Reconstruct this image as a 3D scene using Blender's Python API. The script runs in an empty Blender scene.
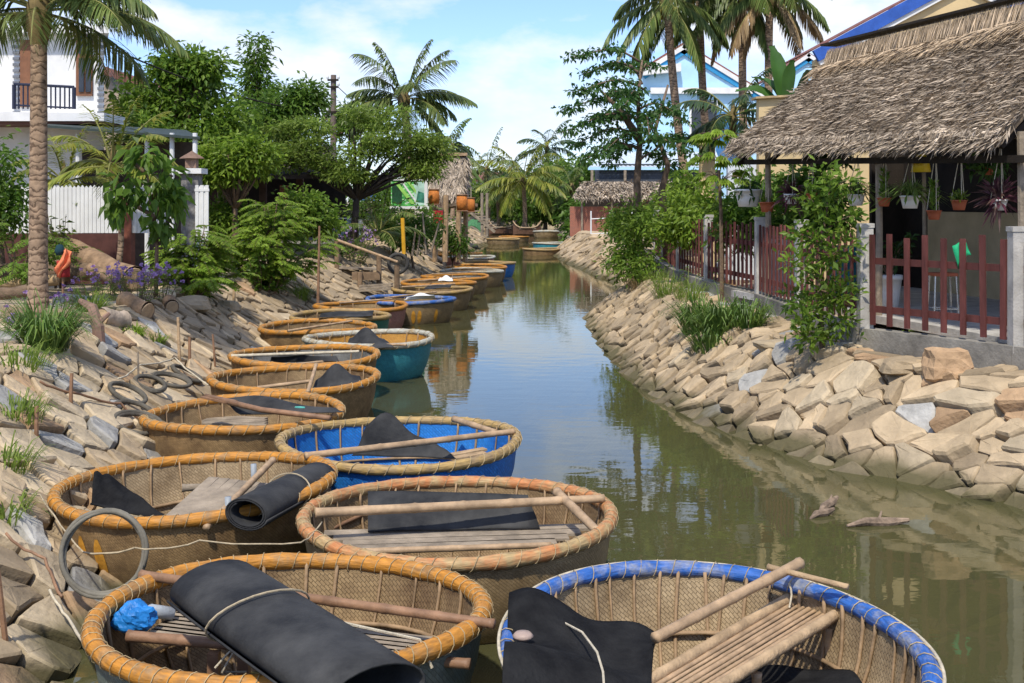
import bpy, math, random
import numpy as np
from mathutils import Vector, Matrix, noise
random.seed(7); RNG = np.random.default_rng(7)
S = bpy.context.scene; COL = S.collection
R = math.radians; PI = math.pi

# ---------------------------------------------------------------- camera, sky, sun, exposure
CAMZ, FP, HY = 2.65, 1200.0, 200.0
cam = bpy.data.objects.new('camera', bpy.data.cameras.new('camera')); COL.objects.link(cam)
cam.location = (0, 0, CAMZ); cam.rotation_euler = (R(90), 0, 0)
cam.data.lens = FP*36/1024; cam.data.sensor_width = 36
cam.data.shift_y = -(341.5-HY)/1024
cam.data.clip_end = 3000; cam.data.clip_start = .1
S.camera = cam
SUN_EL, SUN_AZ = 56, 194          # azimuth clockwise from +Y, where the sun stands
sun = bpy.data.objects.new('sun', bpy.data.lights.new('sun', 'SUN')); COL.objects.link(sun)
sd = Vector((math.sin(R(SUN_AZ))*math.cos(R(SUN_EL)), math.cos(R(SUN_AZ))*math.cos(R(SUN_EL)), math.sin(R(SUN_EL))))
sun.rotation_euler = sd.to_track_quat('Z', 'Y').to_euler()
sun.data.energy = 2.5; sun.data.angle = R(2); sun.data.color = (1, .93, .82)
W = bpy.data.worlds.new('World'); S.world = W; W.use_nodes = True
nt = W.node_tree; N = nt.nodes; LK = nt.links
bg = N['Background']; bg.inputs[1].default_value = .15
sky = N.new('ShaderNodeTexSky'); sky.sky_type = 'NISHITA'; sky.sun_disc = False
sky.sun_elevation = R(SUN_EL); sky.sun_rotation = R(SUN_AZ)
sky.dust_density = .4; sky.ozone_density = 2.0; sky.air_density = 1.0
tc = N.new('ShaderNodeTexCoord'); mp = N.new('ShaderNodeMapping'); mp.inputs['Scale'].default_value = (1, 1, 2.2)
mp.inputs['Location'].default_value = (.35, .1, .12)
nz = N.new('ShaderNodeTexNoise'); nz.inputs['Scale'].default_value = 6.0; nz.inputs['Detail'].default_value = 7; nz.inputs['Roughness'].default_value = .55
rp = N.new('ShaderNodeValToRGB'); rp.color_ramp.elements[0].position = .46; rp.color_ramp.elements[1].position = .62
tint = N.new('ShaderNodeMix'); tint.data_type = 'RGBA'; tint.blend_type = 'MULTIPLY'; tint.inputs[0].default_value = 1
tint.inputs[7].default_value = (.52, .59, .80, 1)
mx = N.new('ShaderNodeMix'); mx.data_type = 'RGBA'; mx.inputs[7].default_value = (3.6, 3.75, 4.0, 1)
LK.new(tc.outputs['Generated'], mp.inputs[0]); LK.new(mp.outputs[0], nz.inputs['Vector']); LK.new(nz.outputs[0], rp.inputs[0])
LK.new(sky.outputs[0], tint.inputs[6]); LK.new(rp.outputs[0], mx.inputs[0]); LK.new(tint.outputs[2], mx.inputs[6]); LK.new(mx.outputs[2], bg.inputs[0])
S.view_settings.view_transform = 'Standard'; S.view_settings.look = 'None'
S.view_settings.exposure = 0.92; S.view_settings.gamma = 1
S.render.engine = 'CYCLES'
S.cycles.use_denoising = True; S.cycles.max_bounces = 6; S.cycles.transparent_max_bounces = 12
S.cycles.diffuse_bounces = 3; S.cycles.glossy_bounces = 3; S.cycles.caustics_reflective = False; S.cycles.caustics_refractive = False

def atd(px, py, d): return Vector(((px-512)/FP*d, d, CAMZ+(HY-py)/FP*d))
def atz(px, py, z): return atd(px, py, (CAMZ-z)*FP/(py-HY))
def lerp(a, b, t): return a+(b-a)*t
def interp(x, pts):
    return float(np.interp(x, [p[0] for p in pts], [p[1] for p in pts]))

# ---------------------------------------------------------------- materials
MATS = {}
def mat(name, col, rough=.75, var=.25, scale=5, bump=.2, bscale=40, col2=None, stretch=(1, 1, 1), isl=0, orand=0, spec=.3, amount=(.35, .7), dist=.02, uv=False, metal=0, wet=False):
    if name in MATS: return MATS[name]
    m = bpy.data.materials.new(name); m.use_nodes = True; t = m.node_tree; n = t.nodes; l = t.links
    b = n['Principled BSDF']; b.inputs['Roughness'].default_value = rough; b.inputs['Specular IOR Level'].default_value = spec
    b.inputs['Metallic'].default_value = metal
    c = n.new('ShaderNodeTexCoord'); mpn = n.new('ShaderNodeMapping'); mpn.inputs['Scale'].default_value = stretch
    l.new(c.outputs['UV' if uv else 'Object'], mpn.inputs[0])
    z = n.new('ShaderNodeTexNoise'); z.inputs['Scale'].default_value = scale; z.inputs['Detail'].default_value = 5; z.inputs['Roughness'].default_value = .6
    l.new(mpn.outputs[0], z.inputs['Vector'])
    r = n.new('ShaderNodeValToRGB'); r.color_ramp.elements[0].position = amount[0]; r.color_ramp.elements[1].position = amount[1]
    lo = tuple(x*(1-var) for x in col); hi = col2 if col2 else tuple(min(1, x*(1+var)) for x in col)
    r.color_ramp.elements[0].color = (*lo, 1); r.color_ramp.elements[1].color = (*hi, 1)
    l.new(z.outputs[0], r.inputs[0]); out = r.outputs[0]
    if isl or orand:
        h = n.new('ShaderNodeHueSaturation'); src = None
        if isl:
            g = n.new('ShaderNodeNewGeometry'); src = g.outputs['Random Per Island']; k = isl
        else:
            g = n.new('ShaderNodeObjectInfo'); src = g.outputs['Random']; k = orand
        mr = n.new('ShaderNodeMapRange'); mr.inputs['To Min'].default_value = 1-k; mr.inputs['To Max'].default_value = 1+k
        l.new(src, mr.inputs['Value']); l.new(mr.outputs[0], h.inputs['Value']); l.new(out, h.inputs['Color']); out = h.outputs[0]
    if wet:                    # damp, algae-stained band just above the waterline
        g2 = n.new('ShaderNodeNewGeometry'); sx = n.new('ShaderNodeSeparateXYZ'); l.new(g2.outputs['Position'], sx.inputs[0])
        zn = n.new('ShaderNodeTexNoise'); zn.inputs['Scale'].default_value = 2.5; zn.inputs['Detail'].default_value = 5; l.new(g2.outputs['Position'], zn.inputs['Vector'])
        ad = n.new('ShaderNodeMath'); ad.operation = 'MULTIPLY_ADD'; ad.inputs[1].default_value = -.30; l.new(zn.outputs[0], ad.inputs[0]); l.new(sx.outputs['Z'], ad.inputs[2])
        wr_ = n.new('ShaderNodeMapRange'); wr_.inputs['From Min'].default_value = -.08; wr_.inputs['From Max'].default_value = .06; l.new(ad.outputs[0], wr_.inputs['Value'])
        wm_ = n.new('ShaderNodeMix'); wm_.data_type = 'RGBA'; wm_.inputs[6].default_value = (.10, .085, .04, 1); l.new(wr_.outputs[0], wm_.inputs[0]); l.new(out, wm_.inputs[7]); out = wm_.outputs[2]
    l.new(out, b.inputs['Base Color'])
    if bump:
        z2 = n.new('ShaderNodeTexNoise'); z2.inputs['Scale'].default_value = bscale; z2.inputs['Detail'].default_value = 4
        l.new(mpn.outputs[0], z2.inputs['Vector'])
        bp = n.new('ShaderNodeBump'); bp.inputs['Strength'].default_value = bump; bp.inputs['Distance'].default_value = dist
        l.new(z2.outputs[0], bp.inputs['Height']); l.new(bp.outputs[0], b.inputs['Normal'])
    MATS[name] = m; return m

def leafmat(name, c1, c2, trans=.52, rough=.45):
    if name in MATS: return MATS[name]
    m = bpy.data.materials.new(name); m.use_nodes = True; t = m.node_tree; n = t.nodes; l = t.links
    b = n['Principled BSDF']; b.inputs['Roughness'].default_value = rough; b.inputs['Specular IOR Level'].default_value = .35
    g = n.new('ShaderNodeNewGeometry'); r = n.new('ShaderNodeValToRGB')
    r.color_ramp.elements[0].color = (*c1, 1); r.color_ramp.elements[1].color = (*c2, 1)
    l.new(g.outputs['Random Per Island'], r.inputs[0])
    c = n.new('ShaderNodeTexCoord'); z = n.new('ShaderNodeTexNoise'); z.inputs['Scale'].default_value = 1.6
    l.new(c.outputs['Object'], z.inputs['Vector'])
    h = n.new('ShaderNodeHueSaturation'); mr = n.new('ShaderNodeMapRange'); mr.inputs['From Min'].default_value = .3; mr.inputs['From Max'].default_value = .7
    mr.inputs['To Min'].default_value = .7; mr.inputs['To Max'].default_value = 1.35
    l.new(z.outputs[0], mr.inputs['Value']); l.new(mr.outputs[0], h.inputs['Value']); l.new(r.outputs[0], h.inputs['Color'])
    l.new(h.outputs[0], b.inputs['Base Color'])
    tr = n.new('ShaderNodeBsdfTranslucent'); ms = n.new('ShaderNodeMixShader'); ms.inputs[0].default_value = trans
    l.new(h.outputs[0], tr.inputs[0]); l.new(b.outputs[0], ms.inputs[1]); l.new(tr.outputs[0], ms.inputs[2])
    l.new(ms.outputs[0], n['Material Output'].inputs[0])
    MATS[name] = m; return m

def weave(name, col, col2, wear=.5, rough=.7, nu=110, nv=13, spec=.3, patch=2.5, bump=.6):
    """woven split bamboo, in the hull's own UV"""
    if name in MATS: return MATS[name]
    m = bpy.data.materials.new(name); m.use_nodes = True; t = m.node_tree; n = t.nodes; l = t.links
    b = n['Principled BSDF']; b.inputs['Roughness'].default_value = rough; b.inputs['Specular IOR Level'].default_value = spec
    c = n.new('ShaderNodeTexCoord'); mpn = n.new('ShaderNodeMapping'); mpn.inputs['Scale'].default_value = (nu, nv*1.6, 1)
    mpn.inputs['Scale'].default_value = (nu*1.9, nv*3.2, 1); mpn.inputs['Rotation'].default_value = (0, 0, R(38))
    l.new(c.outputs['UV'], mpn.inputs[0])
    br = n.new('ShaderNodeTexBrick'); br.inputs['Scale'].default_value = 1; br.inputs['Mortar Size'].default_value = .07; br.inputs['Mortar Smooth'].default_value = 1.0
    br.inputs['Brick Width'].default_value = 1.0; br.inputs['Row Height'].default_value = .5
    br.inputs['Color1'].default_value = (1, 1, 1, 1); br.inputs['Color2'].default_value = (.62, .6, .58, 1); br.inputs['Mortar'].default_value = (.3, .28, .26, 1)
    l.new(mpn.outputs[0], br.inputs['Vector'])
    z = n.new('ShaderNodeTexNoise'); z.inputs['Scale'].default_value = patch; z.inputs['Detail'].default_value = 8; z.inputs['Roughness'].default_value = .7
    l.new(c.outputs['Object'], z.inputs['Vector'])
    r = n.new('ShaderNodeValToRGB'); r.color_ramp.elements[0].position = wear-.16; r.color_ramp.elements[1].position = wear+.14
    r.color_ramp.elements[0].color = (*col, 1); r.color_ramp.elements[1].color = (*col2, 1); l.new(z.outputs[0], r.inputs[0])
    mm = n.new('ShaderNodeMix'); mm.data_type = 'RGBA'; mm.blend_type = 'MULTIPLY'; mm.inputs[0].default_value = .6
    l.new(r.outputs[0], mm.inputs[6]); l.new(br.outputs[0], mm.inputs[7]); l.new(mm.outputs[2], b.inputs['Base Color'])
    bp = n.new('ShaderNodeBump'); bp.inputs['Strength'].default_value = bump; bp.inputs['Distance'].default_value = .02
    l.new(br.outputs[0], bp.inputs['Height']); l.new(bp.outputs[0], b.inputs['Normal'])
    MATS[name] = m; return m

def rimmat(name, col, worn, wear=.55):
    """painted bamboo hoop: paint along the bundle, worn through in places; UV u runs round the boat"""
    if name in MATS: return MATS[name]
    m = bpy.data.materials.new(name); m.use_nodes = True; t = m.node_tree; n = t.nodes; l = t.links
    b = n['Principled BSDF']; b.inputs['Roughness'].default_value = .6; b.inputs['Specular IOR Level'].default_value = .35
    c = n.new('ShaderNodeTexCoord')
    z = n.new('ShaderNodeTexNoise'); z.inputs['Scale'].default_value = 5; z.inputs['Detail'].default_value = 8; z.inputs['Roughness'].default_value = .7
    l.new(c.outputs['Object'], z.inputs['Vector'])
    r = n.new('ShaderNodeValToRGB'); r.color_ramp.elements[0].position = wear-.05; r.color_ramp.elements[1].position = wear+.12
    r.color_ramp.elements[0].color = (*col, 1); r.color_ramp.elements[1].color = (*worn, 1); l.new(z.outputs[0], r.inputs[0])
    mpn = n.new('ShaderNodeMapping'); mpn.inputs['Scale'].default_value = (26, 5, 1); l.new(c.outputs['UV'], mpn.inputs[0])
    z2 = n.new('ShaderNodeTexNoise'); z2.inputs['Scale'].default_value = 3; z2.inputs['Detail'].default_value = 4; l.new(mpn.outputs[0], z2.inputs['Vector'])
    r2 = n.new('ShaderNodeMapRange'); r2.inputs['From Min'].default_value = .3; r2.inputs['From Max'].default_value = .7; r2.inputs['To Min'].default_value = .6; r2.inputs['To Max'].default_value = 1.15
    l.new(z2.outputs[0], r2.inputs['Value'])
    h = n.new('ShaderNodeHueSaturation'); l.new(r2.outputs[0], h.inputs['Value']); l.new(r.outputs[0], h.inputs['Color']); l.new(h.outputs[0], b.inputs['Base Color'])
    bp = n.new('ShaderNodeBump'); bp.inputs['Strength'].default_value = .6; bp.inputs['Distance'].default_value = .012
    l.new(z2.outputs[0], bp.inputs['Height']); l.new(bp.outputs[0], b.inputs['Normal'])
    MATS[name] = m; return m

# ---------------------------------------------------------------- mesh helpers
ORG = {}
def tag(o, label=None, cat=None, group=None, kind=None):
    if label: o['label'] = label
    if cat: o['category'] = cat
    if group: o['group'] = group
    if kind: o['kind'] = kind
    return o
def thing(name, loc, label, cat, group=None, rz=0):
    o = bpy.data.objects.new(name, None); COL.objects.link(o); o.location = loc; o.rotation_euler.z = rz
    o.empty_display_size = .2; ORG[o.name] = Vector(loc)
    return tag(o, label, cat, group)

def link(name, me, mats, parent, org, smooth):
    o = bpy.data.objects.new(name, me); COL.objects.link(o)
    for m in (mats if isinstance(mats, (list, tuple)) else [mats]): me.materials.append(m)
    if smooth: me.polygons.foreach_set('use_smooth', [True]*len(me.polygons))
    if parent is not None: o.parent = parent; ORG[o.name] = org
    else: o.location = org; ORG[o.name] = Vector(org)
    return o

class MB:
    def __init__(s): s.v = []; s.f = []; s.m = []; s.uv = []
    def face(s, idx, mi=0, uv=None): s.f.append(tuple(idx)); s.m.append(mi); s.uv.append(uv)
    def box(s, c, size, rot=None, mi=0, jit=0):
        b = len(s.v); M = rot if rot is not None else Matrix.Identity(3)
        for x in (-.5, .5):
            for y in (-.5, .5):
                for z in (-.5, .5):
                    p = M @ Vector((x*size[0], y*size[1], z*size[2])) + Vector(c)
                    if jit: p += Vector((random.uniform(-jit, jit), random.uniform(-jit, jit), random.uniform(-jit, jit)))
                    s.v.append(tuple(p))
        for q in ((0, 1, 3, 2), (4, 6, 7, 5), (0, 4, 5, 1), (2, 3, 7, 6), (0, 2, 6, 4), (1, 5, 7, 3)): s.face([b+i for i in q], mi)
        return s
    def beam(s, p0, p1, w, h, up=(0, 0, 1), mi=0):
        p0 = Vector(p0); p1 = Vector(p1); d = p1-p0; L = d.length; d.normalize(); u = Vector(up)
        x = d.cross(u)
        if x.length < 1e-4: x = d.cross(Vector((1, 0, 0)))
        x.normalize(); u = x.cross(d)
        M = Matrix((x, d, u)).transposed()
        return s.box((p0+p1)/2, (w, L, h), M, mi)
    def tube(s, pts, rad, n=8, cap=True, mi=0, closed=False, uvs=True):
        pts = [Vector(p) for p in pts]; k = len(pts)
        if not isinstance(rad, (list, tuple)): rad = [rad]*k
        b = len(s.v); ref = None
        for i in range(k):
            if closed: t = pts[(i+1) % k]-pts[i-1]
            else: t = pts[min(i+1, k-1)]-pts[max(i-1, 0)]
            if t.length < 1e-9: t = Vector((0, 0, 1))
            t.normalize()
            if ref is None:
                ref = Vector((0, 0, 1)) if abs(t.z) < .9 else Vector((1, 0, 0))
            x = ref-t*ref.dot(t)
            if x.length < 1e-5: x = t.orthogonal()
            x.normalize(); y = t.cross(x); ref = x
            for j in range(n):
                a = 2*PI*j/n; s.v.append(tuple(pts[i]+(x*math.cos(a)+y*math.sin(a))*rad[i]))
        for i in range(k if closed else k-1):
            i2 = (i+1) % k
            for j in range(n):
                j2 = (j+1) % n
                s.face((b+i*n+j, b+i*n+j2, b+i2*n+j2, b+i2*n+j), mi, [(i/k, j/n), (i/k, (j+1)/n), ((i+1)/k, (j+1)/n), ((i+1)/k, j/n)])
        if cap and not closed:
            s.face([b+j for j in range(n)][::-1], mi); s.face([b+(k-1)*n+j for j in range(n)], mi)
        return s
    def bamboo(s, p0, p1, r, n=8, seg=.28, bow=0):
        p0 = Vector(p0); p1 = Vector(p1); L = (p1-p0).length; k = max(1, int(L/seg)); P = []; Q = []
        side = Vector((random.uniform(-1, 1), random.uniform(-1, 1), random.uniform(0, 1)))*bow
        def at(t): return p0.lerp(p1, t)+side*math.sin(PI*t)
        for i in range(k):
            a, c = i/k, (i+1)/k
            for t, q in ((a+.001, 1.13), (a+.02/L*1.2, 1.0), (lerp(a, c, .5), .97), (c-.02/L*1.2, 1.0)): P.append(at(t)); Q.append(r*q*(1-.12*t))
        P.append(at(1)); Q.append(r*.95)
        return s.tube(P, Q, n)
    def lathe(s, prof, n=32, c=(0, 0, 0), mi=0, wob=None, capb=False, capt=False):
        b = len(s.v); k = len(prof); c = Vector(c)
        for i in range(n):
            a = 2*PI*i/n
            for (r, z) in prof:
                w, dz = wob(a, z) if wob else (1, 0)
                s.v.append((c.x+r*w*math.cos(a), c.y+r*w*math.sin(a), c.z+z+dz))
        for i in range(n):
            i2 = (i+1) % n
            for j in range(k-1):
                s.face((b+i*k+j, b+i2*k+j, b+i2*k+j+1, b+i*k+j+1), mi, [(i/n, j/(k-1)), ((i+1)/n, j/(k-1)), ((i+1)/n, (j+1)/(k-1)), (i/n, (j+1)/(k-1))])
        if capb: s.face([b+i*k for i in range(n)][::-1], mi)
        if capt: s.face([b+i*k+k-1 for i in range(n)], mi)
        return s
    def prism(s, pts, off, mi=0):
        """polygon pts swept by off"""
        b = len(s.v); n = len(pts); off = Vector(off)
        for p in pts: s.v.append(tuple(p))
        for p in pts: s.v.append(tuple(Vector(p)+off))
        s.face(list(range(b, b+n)), mi); s.face(list(range(b+n, b+2*n))[::-1], mi)
        for i in range(n): j = (i+1) % n; s.face((b+i, b+n+i, b+n+j, b+j), mi)
        return s
    def grid(s, rows, mi=0, thick=0):
        """rows: list of lists of points; optional thickness downwards along local normal"""
        rows = [[Vector(p) for p in r] for r in rows]; nr = len(rows); nc = len(rows[0]); b = len(s.v)
        for r in rows:
            for p in r: s.v.append(tuple(p))
        for i in range(nr-1):
            for j in range(nc-1):
                a = b+i*nc+j; s.face((a, a+1, a+nc+1, a+nc), mi, [(j/nc, i/nr), ((j+1)/nc, i/nr), ((j+1)/nc, (i+1)/nr), (j/nc, (i+1)/nr)])
        if thick:
            b2 = len(s.v)
            for i in range(nr):
                for j in range(nc):
                    u = rows[min(i+1, nr-1)][j]-rows[max(i-1, 0)][j]; w = rows[i][min(j+1, nc-1)]-rows[i][max(j-1, 0)]
                    n = w.cross(u)
                    if n.length > 1e-9: n.normalize()
                    s.v.append(tuple(rows[i][j]-n*thick))
            for i in range(nr-1):
                for j in range(nc-1):
                    a = b2+i*nc+j; s.face((a, a+nc, a+nc+1, a+1), mi)
            edge = [(0, j) for j in range(nc)]+[(i, nc-1) for i in range(1, nr)]+[(nr-1, j) for j in range(nc-2, -1, -1)]+[(i, 0) for i in range(nr-2, 0, -1)]
            for q in range(len(edge)):
                (i, j), (k, l) = edge[q], edge[(q+1) % len(edge)]
                s.face((b+i*nc+j, b2+i*nc+j, b2+k*nc+l, b+k*nc+l), mi)
        return s
    def build(s, name, mats, parent=None, smooth=False, org=None, local=False):
        if parent is not None: org = Vector((0, 0, 0)) if local else ORG[parent.name]
        elif org is None:
            A = np.array(s.v); org = Vector(((A[:, 0].min()+A[:, 0].max())/2, (A[:, 1].min()+A[:, 1].max())/2, A[:, 2].min()))
        org = Vector(org)
        V = [(x-org.x, y-org.y, z-org.z) for x, y, z in s.v]
        me = bpy.data.meshes.new(name); me.from_pydata(V, [], s.f)
        if any(s.m): me.polygons.foreach_set('material_index', s.m)
        if any(u is not None for u in s.uv):
            ul = me.uv_layers.new(name='UVMap'); dat = []
            for f, u in zip(s.f, s.uv):
                for q in range(len(f)):
                    dat += list(u[q]) if u is not None else [0, 0]
            ul.data.foreach_set('uv', dat)
        me.validate(); me.update()
        return link(name, me, mats, parent, org, smooth)

def kids(o): return [c for c in o.children]
def copy_tree(o, parent=None):
    c = o.copy(); COL.objects.link(c)
    if parent is not None: c.parent = parent
    else: ORG[c.name] = Vector(c.location)
    for ch in kids(o): copy_tree(ch, c)
    return c

# leaves: arrays of folded rhombi
class LV:
    def __init__(s): s.parts = []; s.st = []
    def add(s, P, D, U, L, Wd, fold=.15, droop=0.):
        P = np.asarray(P, float); D = np.asarray(D, float); U = np.asarray(U, float); n = len(P)
        if n == 0: return s
        L = np.broadcast_to(np.asarray(L, float), (n,))[:, None]; Wd = np.broadcast_to(np.asarray(Wd, float), (n,))[:, None]
        D = D/np.maximum(np.linalg.norm(D, axis=1, keepdims=True), 1e-9)
        X = np.cross(D, U); X = X/np.maximum(np.linalg.norm(X, axis=1, keepdims=True), 1e-9)
        Nn = np.cross(X, D)
        mid = P+D*L*.45
        tip = P+D*L; tip[:, 2] -= (L[:, 0]*droop)
        a = mid+X*Wd*.5+Nn*Wd*fold; c = mid-X*Wd*.5+Nn*Wd*fold
        s.parts.append(np.stack([P, a, tip, c], axis=1)); return s
    def strip(s, pts, side, ws):
        """one tapering ribbon per row: pts k arrays (n,3), side (n,3), ws k widths"""
        k = len(pts); q = []
        for p_, w_ in zip(pts, ws): q += [p_-side*w_*.5, p_+side*w_*.5]
        s.st.append((k, np.stack(q, axis=1))); return s
    def count(s): return sum(len(p) for p in s.parts)
    def build(s, name, m, parent=None, org=None, extra=None):
        V = np.concatenate(s.parts).reshape(-1, 3) if s.parts else np.zeros((0, 3)); k = len(V)//4; F0 = np.arange(k*4).reshape(-1, 4).tolist()
        for kk, q in s.st:
            b0 = len(V); n_ = len(q); V = np.concatenate([V, q.reshape(-1, 3)]); st_ = b0+np.arange(n_)*kk*2
            for i in range(kk-1): F0 += np.stack([st_+2*i, st_+2*i+1, st_+2*i+3, st_+2*i+2], axis=1).tolist()
        if parent is not None: org = ORG[parent.name]
        org = Vector(org) if org is not None else Vector(((V[:, 0].min()+V[:, 0].max())/2, (V[:, 1].min()+V[:, 1].max())/2, V[:, 2].min()))
        V = V-np.array(org)
        F = F0; Vl = V.tolist(); mats = [m]; mi = None
        if extra:                      # extra = (MB, material): stems in the same mesh
            e, em = extra; b = len(Vl); Vl += [(x-org.x, y-org.y, z-org.z) for x, y, z in e.v]
            F2 = [tuple(b+i for i in f) for f in e.f]; mi = [0]*len(F)+[1]*len(F2); F = F+F2; mats = [m, em]
        me = bpy.data.meshes.new(name); me.from_pydata(Vl, [], F)
        if mi: me.polygons.foreach_set('material_index', mi)
        me.update()
        return link(name, me, mats, parent, org, False)

def rdir(n, zb=0.):
    d = RNG.normal(size=(n, 3)); d[:, 2] += zb
    return d/np.linalg.norm(d, axis=1, keepdims=True)
# ---------------------------------------------------------------- shared materials
M_SAND = mat('sandy_ground', (.30, .235, .15), .95, .35, 1.3, .4, 25, dist=.03)
M_STONE = mat('stone_tan', (.36, .275, .17), .9, .22, 3.0, .5, 14, isl=.0, orand=.32, dist=.03, wet=True)
M_STONEI = mat('stone_tan_rubble', (.36, .275, .17), .9, .22, 3.0, .5, 14, isl=.3, dist=.03, wet=True)
M_GREY = mat('stone_grey', (.31, .30, .27), .9, .25, 4, .7, 14, orand=.2, dist=.03, wet=True)
M_ORANGE = mat('stone_orange', (.38, .25, .14), .9, .25, 3, .7, 14, orand=.2, dist=.03, wet=True)
M_PALE = mat('stone_pale', (.43, .345, .225), .9, .2, 3, .6, 14, orand=.15, dist=.03, wet=True)
M_WET = mat('stone_wet', (.16, .13, .075), .8, .3, 3, .5, 14, isl=.25, dist=.03)
M_CONC = mat('concrete', (.42, .40, .36), .9, .25, 4, .3, 40)
M_CONCD = mat('concrete_dirty', (.22, .205, .175), .9, .45, 2.2, .4, 30)
M_REDW = mat('fence_paint_maroon', (.115, .036, .03), .7, .4, 6, .3, 40, stretch=(1, 1, .25), orand=.25)
M_WHITE = mat('white_paint', (.70, .70, .68), .7, .10, 2, .05, 40)
M_WOOD = mat('old_wood', (.20, .135, .08), .85, .4, 4, .5, 30, stretch=(1, 1, 1))
M_WOODG = mat('grey_wood', (.27, .22, .16), .9, .35, 5, .5, 30)
M_BARK = mat('bark', (.16, .11, .07), .95, .35, 6, .8, 25)
M_LOG = mat('log_bark', (.26, .17, .10), .95, .4, 5, .8, 25)
M_CUT = mat('cut_wood', (.40, .28, .16), .9, .3, 8, .4, 60)
M_BAM = mat('bamboo_pole', (.38, .26, .15), .55, .3, 9, .15, 50)
M_BAMD = mat('bamboo_brown', (.24, .135, .075), .55, .3, 9, .15, 50)
M_CORD = mat('cord', (.50, .44, .32), .9, .2, 20, .3, 120)
M_BLACK = mat('black_rubber_mat', (.028, .029, .031), .68, .3, 3.5, .35, 60, col2=(.06, .06, .058), dist=.008, spec=.12)
M_BCLOTH = mat('black_cloth', (.012, .012, .013), .9, .3, 5, .5, 40, col2=(.022, .022, .022), spec=.08)
M_TYRE = mat('old_rubber', (.05, .048, .043), .85, .35, 8, .3, 60)
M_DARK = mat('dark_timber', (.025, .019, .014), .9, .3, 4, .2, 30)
M_YWALL = mat('cream_wall', (.62, .47, .25), .85, .12, 1.5, .1, 40)
M_STRAW = mat('straw', (.37, .305, .23), .95, .35, 1.6, .3, 40, isl=.5)
M_STRAWB = mat('straw_bed', (.16, .12, .08), .95, .4, 6, .6, 25)
M_REED = mat('reed_bundle', (.44, .34, .23), .95, .35, 10, .5, 30, stretch=(3, 3, .3), isl=.4)
M_POTW = mat('white_pot', (.72, .72, .70), .45, .06, 5, .05, 40)
M_TERRA = mat('terracotta', (.36, .10, .045), .7, .2, 6, .1, 40)
M_STEEL = mat('steel', (.6, .6, .6), .25, .1, 6, 0, metal=.9)
M_BLUEP = mat('blue_paint', (.03, .10, .40), .6, .2, 5, .1, 40)
M_LBLUE = mat('light_blue_wall', (.42, .66, .84), .85, .06, 1.5, .05, 40)
M_TILE = mat('roof_tile', (.20, .085, .065), .85, .3, 6, .5, 8)

# ---------------------------------------------------------------- canal plan and ground
XL = [(-30, -2.6), (5, -2.35), (9, -2.65), (14, -3.2), (18, -3.6), (22, -4.0), (26, -3.7), (30, -3.0), (36, -2.3), (42, -2.35), (50, -2.7), (60, -2.6), (68, -2.0), (74, -1.6), (80, -1.8), (95, -2.2), (200, -2.2)]
XR = [(-30, 8), (5, 6.3), (8, 5.6), (10.36, 4.42), (11.2, 3.89), (11.8, 3.37), (12.5, 3.0), (13, 2.78), (14.6, 2.3), (16.7, 1.95), (21.2, 1.73), (26.9, 1.78), (29, 2.1), (32, 3.0), (38, 3.4), (44, 3.0), (49, 2.6), (58, 2.2), (64, 2.5), (72, 3.4), (80, 3.7), (95, 3.6), (200, 3.6)]
TL, TR, AL, AR = 2.15, 1.42, R(31), R(37)
HL, HR = TL*math.sin(AL), TR*math.sin(AR)
def xl(y): return interp(y, XL)
def xr(y): return interp(y, XR)
YEND = 104
def gz(x, y):
    a, b = xl(y), xr(y)
    if x < a: o = a-x; s, top = math.tan(AL), HL
    elif x > b: o = x-b; s, top = math.tan(AR), HR
    else: o = -min(x-a, b-x); s, top = .7, 9
    z = o*s if o < 0 else min(o*s, top)
    z = max(z, -.95)
    if y > YEND: z = max(z, min(1.2, (y-YEND)*.6))
    if o > 0 and z > .9: z += .07*noise.noise(Vector((x*.7, y*.7, 3)))+min(.25, max(0, o-2.5)*.02)
    elif o < 0: z += .1*noise.noise(Vector((x*1.1, y*1.1, 7)))
    return z
def gpt(x, y, up=0): return Vector((x, y, gz(x, y)+up))
def atg(px, py):
    """where the view ray through a photo position meets the ground"""
    d = 5.0
    while d < 140:
        p = atd(px, py, d)
        if p.z < gz(p.x, p.y): break
        d += .05
    return gpt(p.x, p.y)

xs = list(np.arange(-9, 9.01, .2)); a = 9.0; st = .25
while a < 420: st *= 1.13; a += st; xs = [-a]+xs+[a]
ys = [-60, -40, -25, -15, -9, -5]+list(np.arange(-3, 46, .35))+list(np.arange(46, 112, 1.0)); a = 112; st = 1.2
while a < 900: st *= 1.15; a += st; ys.append(a)
g = MB(); g.grid([[(x, y, gz(x, y)-.07) for x in xs] for y in ys])
M_GROUND = mat('bank_ground', (.33, .265, .175), .95, .4, .9, .5, 22, col2=(.42, .35, .25), dist=.03)
M_MUD = mat('canal_mud', (.055, .05, .022), .9, .3, 2, .3, 15)
go = g.build('ground', [M_GROUND, M_MUD], smooth=True, org=(0, 0, 0)); tag(go, kind='structure')
zs = np.array([v[2] for v in g.v])
go.data.polygons.foreach_set('material_index', [1 if max(zs[i] for i in f) < -.02 else 0 for f in g.f])

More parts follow.
